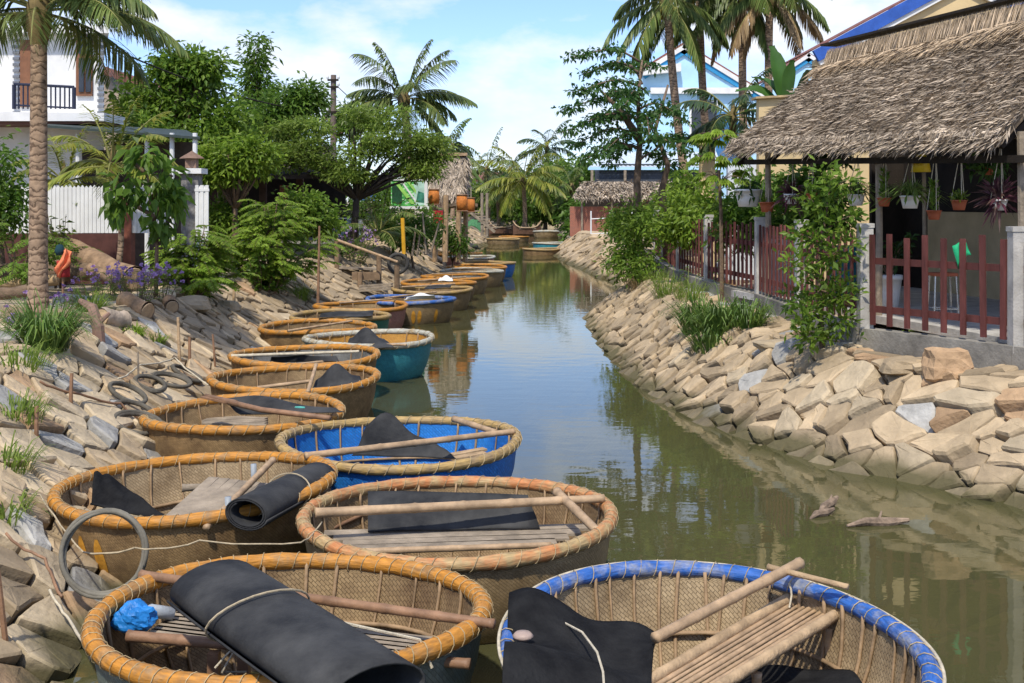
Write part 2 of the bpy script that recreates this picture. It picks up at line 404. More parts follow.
wm = bpy.data.materials.new('canal_water'); wm.use_nodes = True; t = wm.node_tree; n = t.nodes; l = t.links
for q in list(n):
    if q.type == 'BSDF_PRINCIPLED': n.remove(q)
gl = n.new('ShaderNodeBsdfGlossy'); gl.inputs['Roughness'].default_value = .025; gl.inputs[0].default_value = (.93, .92, .86, 1)
df = n.new('ShaderNodeBsdfDiffuse'); df.inputs[0].default_value = (.105, .103, .045, 1)
tp = n.new('ShaderNodeBsdfTransparent'); tp.inputs[0].default_value = (.62, .62, .36, 1)
m1 = n.new('ShaderNodeMixShader'); m1.inputs[0].default_value = .42
fr = n.new('ShaderNodeFresnel'); fr.inputs[0].default_value = 1.42
m2 = n.new('ShaderNodeMixShader')
c = n.new('ShaderNodeTexCoord'); mpn = n.new('ShaderNodeMapping'); mpn.inputs['Scale'].default_value = (1, 1.7, 1)
w1 = n.new('ShaderNodeTexNoise'); w1.inputs['Scale'].default_value = 2.2; w1.inputs['Detail'].default_value = 3; w1.inputs['Roughness'].default_value = .45
bp = n.new('ShaderNodeBump'); bp.inputs['Strength'].default_value = .035; bp.inputs['Distance'].default_value = .06
l.new(c.outputs['Object'], mpn.inputs[0]); l.new(mpn.outputs[0], w1.inputs['Vector']); l.new(w1.outputs[0], bp.inputs['Height'])
l.new(bp.outputs[0], gl.inputs['Normal']); l.new(bp.outputs[0], fr.inputs['Normal'])
l.new(df.outputs[0], m1.inputs[1]); l.new(tp.outputs[0], m1.inputs[2]); l.new(fr.outputs[0], m2.inputs[0]); l.new(m1.outputs[0], m2.inputs[1]); l.new(gl.outputs[0], m2.inputs[2])
l.new(m2.outputs[0], n['Material Output'].inputs[0])
wb = MB(); wb.grid([[(x, y, 0) for x in (-10, 10)] for y in (-30, 110)])
tag(wb.build('canal_water', wm, org=(0, 0, 0)), kind='structure')

# ---------------------------------------------------------------- stones
def bank(side, s, t, up=0):
    """s along the canal, t up the slope from the waterline, up along the slope normal"""
    A, T, sg, x0 = (AL, TL, -1, xl(s)) if side < 0 else (AR, TR, 1, xr(s))
    h, z = (t*math.cos(A), t*math.sin(A)) if t < T else (T*math.cos(A)+(t-T), T*math.sin(A))
    nx, nz_ = (-math.sin(A)*sg, math.cos(A)) if t < T else (-math.sin(A)*sg*.3, .95)
    return Vector((x0+sg*h+nx*up, s, z+nz_*up))
def voronoi(pts, k=28, box=None):
    A = np.array(pts); out = []
    for i, p in enumerate(A):
        d = ((A-p)**2).sum(1); nb = np.argsort(d)[1:k]
        poly = [(p[0]+dx, p[1]+dy) for dx, dy in ((-1.2, -1.2), (1.2, -1.2), (1.2, 1.2), (-1.2, 1.2))]
        for j in nb:
            q = A[j]; m = (p+q)/2; nn = q-p; new = []
            for a_, b_ in zip(poly, poly[1:]+poly[:1]):
                da = (a_[0]-m[0])*nn[0]+(a_[1]-m[1])*nn[1]; db = (b_[0]-m[0])*nn[0]+(b_[1]-m[1])*nn[1]
                if da <= 0: new.append(a_)
                if da*db < 0:
                    u = da/(da-db); new.append((a_[0]+(b_[0]-a_[0])*u, a_[1]+(b_[1]-a_[1])*u))
            poly = new
            if len(poly) < 3: break
        out.append(poly)
    return out
def stone_geo(mb, side, poly, aniso, h, gap=.021, mi=0, up0=-.03, tilt=None):
    """poly in (s/aniso, t) space -> a chunky slab with a broken outline and a rough, tilted top"""
    P = [Vector((a_*aniso, b_)) for a_, b_ in poly]
    c = sum(P, Vector((0, 0)))/len(P)
    Q = []
    for i in range(len(P)):
        a_, b_ = P[i], P[(i+1) % len(P)]
        if (b_-a_).length < .05: continue
        Q.append(a_.lerp(b_, .05)); 
        if (b_-a_).length > .2: Q.append(a_.lerp(b_, random.uniform(.35, .65))+Vector((random.uniform(-.015, .015), random.uniform(-.015, .015))))
        Q.append(a_.lerp(b_, .95))
    if len(Q) < 4: return False
    rmin = min((q-c).length for q in Q)
    if rmin < .05: return False
    tx, ty = tilt if tilt else (random.uniform(-.2, .2), random.uniform(-.17, .17))
    def ring(ins, z, jit):
        r_ = []
        for q in Q:
            d = q-c; L = d.length; v = c+d*max(.15, (L-ins)/L)
            zz = z+(v.x-c.x)*tx+(v.y-c.y)*ty+random.uniform(-jit, jit)
            r_.append(bank(side, v.x, v.y, zz))
        return r_
    b = len(mb.v); n_ = len(Q); jt = .012
    for rg in (ring(gap, up0-.08, 0), ring(gap*.7, up0+h*.82, jt*.6), ring(gap+.012, up0+h, jt*.5), ring(gap+rmin*.5, up0+h*1.01, .006)):
        mb.v += [tuple(p) for p in rg]
    mb.v.append(tuple(bank(side, c.x, c.y, up0+h*1.01+random.uniform(-.004, .008))))
    fl = side > 0
    for k in range(3):
        for i in range(n_):
            j = (i+1) % n_; f = (b+k*n_+i, b+k*n_+j, b+(k+1)*n_+j, b+(k+1)*n_+i); mb.face(f if not fl else f[::-1], mi)
    for i in range(n_):
        j = (i+1) % n_; f = (b+3*n_+i, b+3*n_+j, b+4*n_); mb.face(f if not fl else f[::-1], mi)
    return True
def field(y0, y1, t0, t1, ds, dt, aniso):
    pts = []; r = 0; y = y0/aniso
    while y < y1/aniso:
        tt = t0+(r % 2)*dt*.5
        while tt < t1:
            if random.random() > .17: pts.append((y+random.uniform(-.6, .6)*ds, tt+random.uniform(-.6, .6)*dt))
            tt += dt
        y += ds; r += 1
    return pts
def screen(p): return 512+p.x/p.y*FP, HY+(CAMZ-p.z)/p.y*FP
STONES = []; rub = {-1: MB(), 1: MB()}
for side, y0, y1, t0, t1, ds, dt, an, y_ind in ((1, 7.2, 30, -1.1, 1.95, .26, .285, .9, 17.5), (-1, 5.0, 34, -.4, 2.4, .34, .30, 1.0, 15)):
    for poly in voronoi(field(y0, y1, t0, t1, ds, dt, an)):
        cx = sum(p[0] for p in poly)/len(poly)*an; ct = sum(p[1] for p in poly)/len(poly)
        # split some of the big cells into long slabs
        sp = [poly]
        for pl in sp:
            y = cx; P0 = bank(side, y, ct); sx, sy = screen(P0)
            h = random.uniform(.07, .17) if ct < 1.4 else random.uniform(.08, .17)
            if side < 0: h = random.uniform(.05, .11)
            size = max(p[0] for p in pl)-min(p[0] for p in pl)
            STONES.append((side, y, ct, pl, an, h, sx, sy, size/P0.y*FP))
inview = [s_ for s_ in STONES if s_[2] > -.02 and -25 < s_[6] < 1050 and s_[7] < 700]
inview.sort(key=lambda s_: -s_[8]); chosen = set(id(s_) for s_ in inview[:292])
def rowname(side, ct):
    if ct > (TR if side > 0 else TL)-.25: return 'top edge'
    if ct < .35: return 'waterline'
    return 'slope'
def lookname(c, h): return {'t': 'tan', 'g': 'grey', 'o': 'orange', 'p': 'pale'}[c]
def stretch(side, y):
    if side > 0: return 'near the driftwood' if y < 11.5 else 'below the maroon fence' if y < 15 else 'below the grass clump'
    return 'beside the nearest boats' if y < 8.5 else 'beside the old hoops' if y < 12 else 'below the logs'
for s_ in STONES:
    side, y, ct, pl, an, h, sx, sy, px = s_
    tl = (random.uniform(-.18, .08), random.uniform(-.14, .12)) if side < 0 else None
    if id(s_) in chosen:
        mb = MB()
        if not stone_geo(mb, side, pl, an, h, tilt=tl): continue
        u = random.random()
        if side > 0: c_ = ('g' if u < .24 else 'o' if u < .42 else 'p' if u < .6 else 't') if ct > 1.15 else ('o' if u < .07 else 'p' if u < .34 else 'g' if u < .44 else 't')
        else: c_ = ('g' if u < .12 else 'o' if u < .2 else 'p' if u < .58 else 't')
        o = mb.build('bank_stone', {'t': M_STONE, 'g': M_GREY, 'o': M_ORANGE, 'p': M_PALE}[c_], org=bank(side, y, ct))
        sz = 'large ' if px > 52 else 'small ' if px < 26 else ''
        tag(o, f"{sz}{lookname(c_, h)} stone at the {rowname(side, ct)} of the {'right' if side > 0 else 'left'} bank {stretch(side, y)}", 'stone', f"stones of the {'right' if side > 0 else 'left'} bank")
    else:
        stone_geo(rub[side], side, pl, an, h, mi=1 if ct < -.1 else 0, tilt=tl)
# far stone patches: left point by the green tarp, right bank by the brick wall
for side, y0, y1, t1 in ((1, 34, 66, 2.0), (-1, 34, 82, 2.0)):
    for poly in voronoi(field(y0, y1, -.3, t1, .5, .42, 1.0)):
        stone_geo(rub[side], side, poly, 1.0, random.uniform(.1, .2))
tag(rub[1].build('stone_rubble', [M_STONEI, M_WET], org=(0, 0, 0)), 'tan fitted stones covering the rest of the right canal bank', 'stone bank', kind='stuff')
tag(rub[-1].build('stone_rubble', [M_STONEI, M_WET], org=(0, 0, 0)), 'tan fitted stones covering the rest of the left canal bank', 'stone bank', kind='stuff')
# loose boulders lying on the banks
def boulder(p, sx, sy, sz, m, label, group=None, seed=0):
    mb = MB(); nU, nV = 14, 9; rows = []
    for i in range(nV):
        th = PI*i/(nV-1); row = []
        for j in range(nU):
            ph = 2*PI*j/nU; d = Vector((math.sin(th)*math.cos(ph), math.sin(th)*math.sin(ph), math.cos(th)))
            k = 1+.28*noise.noise(d*1.3+Vector((seed*3.1, 0, 0)))+.1*noise.noise(d*3+Vector((seed, 5, 0)))
            e = Vector((math.copysign(abs(d.x)**.75, d.x), math.copysign(abs(d.y)**.75, d.y), math.copysign(abs(d.z)**.75, d.z)))
            row.append(Vector(p)+Vector((e.x*sx*k, e.y*sy*k, e.z*sz*k+sz*.6)))
        rows.append(row)
    b = 0; mb.v = [tuple(q) for r_ in rows for q in r_]
    for i in range(nV-1):
        for j in range(nU):
            j2 = (j+1) % nU; mb.face((i*nU+j, (i+1)*nU+j, (i+1)*nU+j2, i*nU+j2))
    return tag(mb.build('boulder', m, org=p), label, 'boulder', group)
boulder(atg(190, 309), .36, .25, .13, M_STONE, 'long rounded tan boulder lying at the end of the flower bed', 'boulders', 1)
boulder(atg(225, 312)+Vector((0, .3, 0)), .2, .2, .11, M_PALE, 'pale boulder under the feathery bush on the left bank', 'boulders', 2)
boulder(atg(946, 378), .25, .22, .2, M_ORANGE, 'big orange boulder at the foot of the concrete fence base', 'boulders', 3)
boulder(atg(856, 343), .3, .22, .1, M_ORANGE, 'flat orange boulder behind the sapling at the fence foot', 'boulders', 4)
boulder(atg(985, 352), .13, .12, .13, M_GREY, 'small grey boulder below the right end of the fence', 'boulders', 5)
boulder(atg(905, 372), .26, .2, .09, M_STONE, 'low tan boulder beside the grassy tuft under the fence', 'boulders', 6)
boulder(atg(778, 350), .3, .22, .08, M_PALE, 'flat pale slab left of the sapling on the right bank', 'boulders', 7)
boulder(atg(1012, 372), .24, .2, .09, M_PALE, 'pale boulder at the right end of the fence base', 'boulders', 8)

# ---------------------------------------------------------------- right bank: fence
FZ = 1.12
FN = [(6.4, 10.3), (5.14, 12.2), (4.09, 13.9), (3.98, 16.5), (3.93, 19.0), (3.6, 22.0), (3.5, 25.0), (3.62, 28.5), (3.85, 32.0)]
fence = thing('picket_fence', (4.09, 13.9, FZ), 'maroon picket fence with grey concrete posts along the right bank', 'fence')
fb = MB()
for (x0, y0), (x1, y1) in zip(FN, FN[1:]): fb.beam((x0, y0, FZ-.2), (x1, y1, FZ-.2), .2, .5)
fb.build('base_wall', M_CONCD, fence)
for i, (x, y) in enumerate(FN):
    p = MB(); p.box((x, y, FZ+.60), (.15, .15, 1.24)); p.box((x, y, FZ+1.235), (.17, .17, .05)); p.build('post', M_CONC, fence)
for i, ((x0, y0), (x1, y1)) in enumerate(zip(FN, FN[1:])):
    a_, b_ = Vector((x0, y0, 0)), Vector((x1, y1, 0)); L = (b_-a_).length; d = (b_-a_)/L; nn = Vector((-d.y, d.x, 0)); nn = nn if nn.x < 0 else -nn
    if nn.x > 0: nn = -nn
    rot = Matrix((d, Vector((-d.y, d.x, 0)), Vector((0, 0, 1)))).transposed()
    for hz in (.28, .83):
        r_ = MB(); r_.box((a_+b_)/2+Vector((0, 0, FZ+hz)), (L-.16, .035, .075), rot); r_.build('rail', M_REDW, fence)
    k = max(4, int((L-.2)/.205))
    if i > 4: k = int(L/.3)
    for q in range(k):
        u = (.14+(L-.28)*q/(k-1)); p = a_+d*u+nn*.034; hh = 1.04+random.uniform(-.035, .035)
        pk = MB(); pk.box(p+Vector((0, 0, FZ+.10+hh/2)), (.066, .025, hh), rot @ Matrix.Rotation(random.uniform(-.015, .015), 3, 'Y')); pk.build('picket', M_REDW, fence)
# green rag tied on a rail
rg = MB(); p0 = atd(958, 243, 12.85)
rg.grid([[p0+Vector((u*.09-.02+v*.05, -.05-.02*math.sin(3*u+v*4), -v*.2*(1-.35*u)+.03*math.sin(u*3))) for u in np.linspace(-.6, 1, 5)] for v in np.linspace(0, 1, 6)], thick=.006)
tag(rg.build('rag', mat('green_cloth', (.02, .38, .16), .8, .2), smooth=True), 'bright green rag hung over the top rail of the maroon fence', 'cloth')

# ---------------------------------------------------------------- thatched shelter
E1 = Vector((3.55, 19.5, 0)); E0 = Vector((5.28, 12.5, 0)); SD = (E0-E1).normalized(); PD = Vector((-SD.y, SD.x, 0))
if PD.x < 0: PD = -PD
SL = (E0-E1).length
sh = thing('thatched_shelter', (E1+PD*2).to_tuple()[:2]+(1.15,), 'open shelter with shaggy straw roof behind the maroon fence', 'shelter')
def SP(s, p, z): return E1+SD*s+PD*p+Vector((0, 0, z))
def roofz(s, p):
    """front slope with a sagging profile, hip at the far (left) end"""
    pr = 1.78; e = 3.60-.03*s
    q = min(p, 2*pr-p); u = max(-.12, min(1, q/pr))
    return e+(4.93-e)*(u**.92 if u > 0 else u)
bed = MB(); ss = np.linspace(.42, SL-.2, 40); ps = np.linspace(-.1, 3.7, 24)
bed.grid([[SP(s, p, roofz(s, p)-.10) for p in ps] for s in ss], thick=.12)
bed.build('thatch_bed', M_STRAWB, sh)
lv = LV(); n_ = 62000
s = RNG.uniform(.36, SL-.16, n_); p = RNG.uniform(-.18, 2.3, n_)
P = np.array([SP(a_, b_, roofz(a_, b_)+RNG.uniform(-.02, .035)) for a_, b_ in zip(s, p)])
hip = s < -9
down = np.where(hip[:, None], -np.array(SD)[None, :], -np.array(PD)[None, :])
D = down*1.0+np.array([0, 0, -.62])+RNG.normal(size=(n_, 3))*.30
lv.add(P, D, np.array([[0, 0, 1]])+RNG.normal(size=(n_, 3))*.4, RNG.uniform(.10, .26, n_), RNG.uniform(.011, .030, n_), .2)
# ragged eave fringe
n2 = 2600; s = RNG.uniform(.34, SL-.15, n2); P = np.array([SP(a_, RNG.uniform(-.2, .02), roofz(a_, 0)+RNG.uniform(-.09, .04)) for a_ in s])
lv.add(P, np.array([-PD.x*.5, -PD.y*.5, -.8])+RNG.normal(size=(n2, 3))*.4, rdir(n2, .3), RNG.uniform(.06, .15, n2), RNG.uniform(.01, .026, n2), .2)
n3 = 900; p = RNG.uniform(-.1, 2, n3); P = np.array([SP(RNG.uniform(.30, .46), b_, roofz(.4, b_)+RNG.uniform(-.09, .04)) for b_ in p])
lv.add(P, np.array([-SD.x*.5, -SD.y*.5, -.8])+RNG.normal(size=(n3, 3))*.4, rdir(n3, .3), RNG.uniform(.08, .2, n3), RNG.uniform(.015, .04, n3), .2)
lv.build('thatch', M_STRAW, sh)
# ridge: upright bound reed band with a dark cap line, strands spilling below
rb = LV(); n_ = 5200; s = RNG.uniform(.3, SL+.1, n_)
P = np.array([SP(a_, 1.62+RNG.uniform(-.05, .03), 5.14-RNG.uniform(0, .06)) for a_ in s])
rb.add(P, np.array([-PD.x*.22, -PD.y*.22, -1])+RNG.normal(size=(n_, 3))*.07, -np.array([[PD.x, PD.y, 0]])+RNG.normal(size=(n_, 3))*.2, RNG.uniform(.36, .46, n_), RNG.uniform(.015, .03, n_), .2)
n4 = 3800; s = RNG.uniform(.3, SL+.1, n4); P = np.array([SP(a_, 1.50+RNG.uniform(-.07, .02), 4.86-RNG.uniform(0, .10)) for a_ in s])
rb.add(P, np.array([-PD.x*.85, -PD.y*.85, -.8])+RNG.normal(size=(n4, 3))*.25, rdir(n4, .2), RNG.uniform(.22, .42, n4), RNG.uniform(.015, .032, n4), .2)
rb.build('ridge_band', M_REED, sh)
cp = MB(); cp.beam(SP(.1, 1.7, 5.20), SP(SL+.2, 1.7, 5.17), .3, .035); cp.build('ridge_cap', M_DARK, sh)
wr = MB(); wr.tube([SP(0, 1.49, 4.82), SP(SL+.1, 1.49, 4.80)], .012, 6); wr.build('binding_pole', M_DARK, sh)
for s_, p_ in ((1.05, .15), (4.15, .2), (6.98, .2), (3.0, 1.6), (6.7, 3.2)):
    po = MB(); po.tube([SP(s_, p_, 1.1), SP(s_+.02, p_, 2.2), SP(s_, p_, 3.38)], [.05, .045, .045] if p_ < 1 else [.03]*3, 8)
    po.build('post', M_WOODG, sh)
fl = MB(); fl.prism([SP(-.3, .15, 1.06), SP(SL+3, .15, 1.06), SP(SL+3, 4.6, 1.06), SP(-.3, 4.6, 1.06)], (0, 0, .1)); fl.build('floor_slab', M_CONC, sh)
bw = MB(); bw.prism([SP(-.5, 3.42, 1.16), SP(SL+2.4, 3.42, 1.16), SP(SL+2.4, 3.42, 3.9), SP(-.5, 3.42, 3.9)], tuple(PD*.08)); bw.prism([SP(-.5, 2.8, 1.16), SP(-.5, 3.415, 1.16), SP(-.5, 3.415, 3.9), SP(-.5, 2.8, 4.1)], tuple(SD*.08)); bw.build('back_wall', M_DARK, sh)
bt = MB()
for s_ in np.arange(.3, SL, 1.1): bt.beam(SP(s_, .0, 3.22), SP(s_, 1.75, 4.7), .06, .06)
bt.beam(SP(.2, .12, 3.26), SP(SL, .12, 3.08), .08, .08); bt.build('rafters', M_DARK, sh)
# low khaki partition inside, white planter, stool, cupboard
pt = MB(); A_ = SP(.55, 3.3, 1.16); B_ = SP(2.83, 3.3, 1.16); pt.beam(A_+Vector((0, 0, .65)), B_+Vector((0, 0, .65)), .1, 1.3)
tag(pt.build('partition_wall', mat('khaki_wall', (.50, .40, .24), .85, .15, 2)), 'low khaki partition wall standing inside the open shelter', 'wall')
def potmesh(mb, c, r0, r1, h, rim=.012, n=20):
    return mb.lathe([(0, .003), (r0, 0), (lerp(r0, r1, .55), h*.5), (r1, h*.88), (r1+rim, h*.88), (r1+rim, h), (r1-.012, h), (r1-.02, h*.86), (0, h*.84)], n, c)
pl = thing('planter', SP(3.93, .5, 1.16), 'tall tapered white planter with a bare shrub, inside the shelter', 'planter')
mb = MB(); potmesh(mb, SP(3.93, .5, 1.165), .10, .15, .5); mb.build('pot', M_POTW, pl, True)
lv = LV(); e = MB(); c0 = SP(3.93, .5, 1.62)
for k in range(9):
    a_ = random.uniform(0, 2*PI); q = c0+Vector((math.cos(a_)*.3, math.sin(a_)*.3, random.uniform(.3, .6))); e.tube([c0, (c0+q)/2+Vector((0, 0, .06)), q], [.012, .009, .004], 5)
    for u in np.linspace(.5, 1, 8):
        pq = c0.lerp(q, u); lv.add([pq]*5, rdir(5, .2), rdir(5, .8), .12, .045, .1, .2)
lv.build('plant', leafmat('leaf_dark', (.03, .075, .014), (.06, .13, .022)), pl, extra=(e, M_BARK))
st = thing('stool', SP(4.63, .82, 1.16), 'metal framed stool standing behind the maroon fence', 'stool')
c0 = SP(4.63, .82, 1.16)
mb = MB(); mb.box(c0+Vector((0, 0, .55)), (.30, .26, .04)); mb.build('seat', M_TERRA, st)
for sx in (-1, 1):
    for sy in (-1, 1):
        mb = MB(); mb.tube([c0+Vector((sx*.155, sy*.13, 0)), c0+Vector((sx*.13, sy*.11, .54))], .014, 8); mb.build('leg', M_STEEL, st)
mb = MB(); mb.tube([c0+Vector((sx*.15, sy*.126, .12)) for sx, sy in ((-1, -1), (1, -1), (1, 1), (-1, 1))], .01, 6, closed=True); mb.build('footrest', M_STEEL, st)
cb = thing('cupboard', SP(.35, .8, 1.16), 'pale cupboard standing in the shelter behind the sapling', 'cupboard')
mb = MB(); mb.box(SP(.35, .8, 1.6), (.6, .4, .86)); mb.build('body', M_WHITE, cb)
mb = MB(); mb.box(SP(.35, .8, 2.05), (.66, .46, .04)); mb.build('top', M_WOODG, cb)
bk = thing('bin', SP(2.0, .9, 1.16), 'teal plastic bin behind the fence pickets', 'bin')
mb = MB(); potmesh(mb, SP(2.0, .9, 1.165), .2, .26, .75); mb.build('body', mat('teal_plastic', (.02, .14, .18), .5, .1), bk, True)
mb = MB(); mb.lathe([(0, .05), (.2, .045), (.29, 0), (.29, -.02)], 20, SP(2.0, .9, 1.93)); mb.build('lid', MATS['teal_plastic'], bk, True)

# hanging pots under the eave
def eavepoint(px, inset=.15, z=2.6):
    k = (px-512)/FP; o = E1+PD*inset
    s_ = (k*o.y-o.x)/(SD.x-k*SD.y); return SP(s_, inset, z)
LF_SPIDER = leafmat('leaf_spider', (.10, .19, .035), (.26, .34, .10))
LF_PURPLE = leafmat('leaf_purple', (.09, .02, .045), (.16, .10, .08))
LF_DARK = MATS['leaf_dark']; LF_MID = leafmat('leaf_mid', (.085, .17, .018), (.21, .31, .04)); LF_YEL = leafmat('leaf_yellowgreen', (.10, .17, .02), (.22, .28, .035))
def hanging_pot(px, py, kind, w, style, label, inset=.15, strings=True):
    p = eavepoint(px, inset); d = p.y; base = atd(px, py, d); k = d/FP; r1 = w*k/2; h = r1*1.35
    c = Vector((p.x, d, base.z-h/2)); t_ = thing('hanging_pot', c, label, 'hanging pot', 'pots hanging under the straw eave')
    mb = MB(); potmesh(mb, c, r1*.72, r1, h, .008, 16); mb.build('pot', M_POTW if kind == 'w' else M_TERRA if kind == 't' else mat('black_pot', (.02, .02, .02), .6, .2), t_, True)
    top = Vector((c.x+.02, c.y, 3.25))
    for a_ in (.5, 2.6, 4.7):
        mb = MB(); mb.tube([c+Vector((math.cos(a_)*r1, math.sin(a_)*r1, h*.95)), top], .005, 5); mb.build('string', M_CORD, t_)
    lv = LV(); cc = np.array(c)+np.array([0, 0, h*.9])
    if style == 'spider':
        n_ = 120; dd = rdir(n_, .7); dd[:, 2] = np.abs(dd[:, 2])*.8+.05; L = RNG.uniform(.28, .55, n_)
        lv.add(np.repeat(cc[None], n_, 0)+dd*.02, dd, np.repeat([[0, 0, 1.]], n_, 0), L*.55, .026, .1); q = cc+dd*L[:, None]*.5
        d2 = dd.copy(); d2[:, 2] -= .9; lv.add(q, d2, np.repeat([[0, 0, 1.]], n_, 0), L*.55, .024, .1)
        m_ = LF_SPIDER
    elif style == 'purple':
        n_ = 150; dd = rdir(n_, .35); L = RNG.uniform(.10, .27, n_)
        lv.add(np.repeat(cc[None], n_, 0)+dd*RNG.uniform(0, .14, (n_, 1)), dd, rdir(n_, 1), L, .035, .2, .25); m_ = LF_PURPLE
    elif style == 'yellow':
        n_ = 130; dd = rdir(n_, .9); dd[:, 2] = np.abs(dd[:, 2]); lv.add(cc+dd*RNG.uniform(0, .11, (n_, 1)), rdir(n_, .5), rdir(n_, 1), .08, .022, .1); m_ = LF_YEL
    elif style == 'upright':
        n_ = 60; z = RNG.uniform(0, .34, n_); a_ = RNG.uniform(0, 2*PI, n_); dd = np.stack([np.cos(a_), np.sin(a_), np.full(n_, .9)], 1)
        lv.add(cc+np.stack([0*z, 0*z, z], 1), dd, rdir(n_, .3), RNG.uniform(.07, .13, n_), .035, .2); m_ = LF_MID
    else:
        n_ = 160; dd = rdir(n_, .2); lv.add(cc+dd*RNG.uniform(0, .26, (n_, 1))*np.array([1, 1, .6]), rdir(n_, -.3), rdir(n_, 1), .13, .05, .1, .2); m_ = LF_DARK
    lv.build('plant', m_, t_)
hanging_pot(748, 198, 'w', 26, 'leafy', 'wide white hanging pot with dark leaves, leftmost under the straw eave')
hanging_pot(791, 199, 'w', 15, 'purple', 'white hanging pot with purple leaves between the leafy pot and the sapling')
hanging_pot(856, 200, 'w', 17, 'spider', 'white hanging pot with spider plant just right of the sapling top')
hanging_pot(910, 202, 'w', 19, 'spider', 'white hanging pot with spider plant, middle of the open shelter front')
hanging_pot(999, 205, 'w', 16, 'purple', 'white hanging pot with bushy purple plant at the right end of the eave')
hanging_pot(767, 207, 't', 15, 'yellow', 'terracotta hanging pot just right of the widest white pot')
hanging_pot(811, 197, 't', 11, 'yellow', 'small terracotta hanging pot half hidden behind the sapling')
hanging_pot(884, 202, 't', 13, 'upright', 'small terracotta hanging pot between the two spider plants')
hanging_pot(934, 215, 't', 14, 'upright', 'terracotta hanging pot with upright plant, lowest of the row')
hanging_pot(959, 205, 't', 15, 'yellow', 'terracotta hanging pot with short yellow green plant')
hanging_pot(989, 171, 't', 12, 'leafy', 'terracotta hanging pot high up in the dark near the right post', .7)
hanging_pot(821, 163, 'b', 13, 'leafy', 'black hanging pot tucked high under the eave, left one', .4)
hanging_pot(838, 162, 'b', 13, 'leafy', 'black hanging pot tucked high under the eave, right one', .4)
p = eavepoint(921, .3); p.z = atd(921, 168, p.y).z; yb = thing('lantern', p, 'yellow tilted lantern shade hanging high under the eave', 'lantern')
mb = MB(); mb.lathe([(.03, .17), (.06, .16), (.10, .06), (.12, -.05), (.115, -.05), (.09, .05), (.03, .15)], 16, p); mb.build('shade', mat('yellow_plastic', (.62, .42, .02), .4, .1), yb, True)
mb = MB(); mb.tube([p+Vector((0, 0, .16)), p+Vector((0, 0, .7))], .005, 5); mb.build('cord', M_CORD, yb)

# ---------------------------------------------------------------- yellow house with blue gable (behind the shelter)
yh = thing('yellow_house', (9, 22, 1.2), 'cream yellow house with blue edged gable behind the straw roof', 'house')
gb = MB(); d = 24.0
def G(px, py, dd=None): return atd(px, py, d if dd is None else dd)
gb.prism([G(815, 282), G(1200, 282), G(1200, 45), G(963, -22), G(815, 60)], (0, .25, 0)); gb.build('gable_wall', M_YWALL, yh)
for a_, b_ in (((815, 57), (963, -23)), ((963, -23), (1120, 60))):
    p0, p1 = G(*a_, d-.02), G(*b_, d-.02); mb = MB(); q = (p1-p0).normalized(); up = Vector((-q.z, 0, q.x)); up = up if up.z > 0 else -up
    mb.prism([p0-up*.11, p1-up*.11, p1+up*.13, p0+up*.13], (0, -.12, 0)); mb.build('blue_verge', M_BLUEP, yh)
    mb = MB(); mb.prism([p0-up*.20, p1-up*.20, p1-up*.113, p0-up*.113], (0, -.08, 0)); mb.build('white_verge', M_WHITE, yh)
    mb = MB(); mb.prism([p0+up*.135, p1+up*.135, p1+up*.16, p0+up*.16], (0, 5, 0)); mb.build('roof', M_TILE, yh)
# side extension in cream, seen left of the straw roof
yx = thing('garden_wall', G(760, 210, 22.5), 'tall cream rendered wall left of the straw roof below the banana leaves', 'wall')
mb = MB(); mb.prism([G(759, 285, 22.5), G(868, 285, 22.5), G(868, 92, 22.5), G(759, 98, 22.5)], (0, .25, 0)); mb.build('wall', M_YWALL, yx)
mb = MB(); mb.prism([G(756, 98.6, 22.4), G(870, 92.6, 22.4), G(870, 90.5, 22.4), G(756, 96.5, 22.4)], (0, .45, 0)); mb.build('coping', mat('aged_coping', (.45, .33, .17), .9, .3), yx)
mb = MB(); mb.box(G(707, 205, 27), (.32, .3, 2.8)); mb.box(G(707, 143, 27), (.4, .38, .08))
tag(mb.build('gate_pillar', M_YWALL), 'plain cream yellow pillar standing among the shrubs left of the shelter', 'pillar')
lw = MB(); lw.prism([G(728, 280, 24.5), G(762, 280, 24.5), G(762, 163, 24.5), G(728, 163, 24.5)], (0, .2, 0))
tag(lw.build('white_wall', mat('pale_grey_wall', (.62, .66, .70), .85, .1)), 'short pale grey wall behind the hanging pots at the left end', 'wall')

# ---------------------------------------------------------------- blue house
bh = thing('blue_house', (7, 40, 1.2), 'light blue house with tiled gable behind the coconut palms', 'house'); d = 82.0
mb = MB(); mb.prism([G(626, 226), G(772, 226), G(772, 98), G(686, 47), G(645, 74), G(626, 74)], (1.2, 8, 0)); mb.build('wall', M_LBLUE, bh)
for a_, b_ in (((684, 44), (790, 109)), ((684, 44), (640, 71))):
    p0, p1 = G(*a_, d-.02), G(*b_, d-.02); q = (p1-p0).normalized(); up = Vector((-q.z, 0, q.x)); up = up if up.z > 0 else -up
    for lo, hi, m_, nm, dep in ((-.64, -.33, mat('mid_blue', (.03, .25, .50), .7, .1), 'blue_verge', -.15), (-.325, -.03, M_WHITE, 'white_verge', -.25), (-.027, .12, M_TILE, 'roof', 8)):
        mb = MB(); mb.prism([p0+up*lo, p1+up*lo, p1+up*hi, p0+up*hi], (0, dep, 0)); mb.build(nm, m_, bh)
wn = MB(); c0 = G(704, 119, d-.03); wn.box(c0, (2.0, .06, 2.6)); w_ = wn.build('window', M_WHITE, bh)
for sx in (-.46, .46):
    mb = MB(); mb.box(c0+Vector((sx, -.035, 0)), (.8, .03, 2.35)); mb.build('pane', mat('dark_glass', (.03, .035, .045), .2, .1, spec=.5), w_)
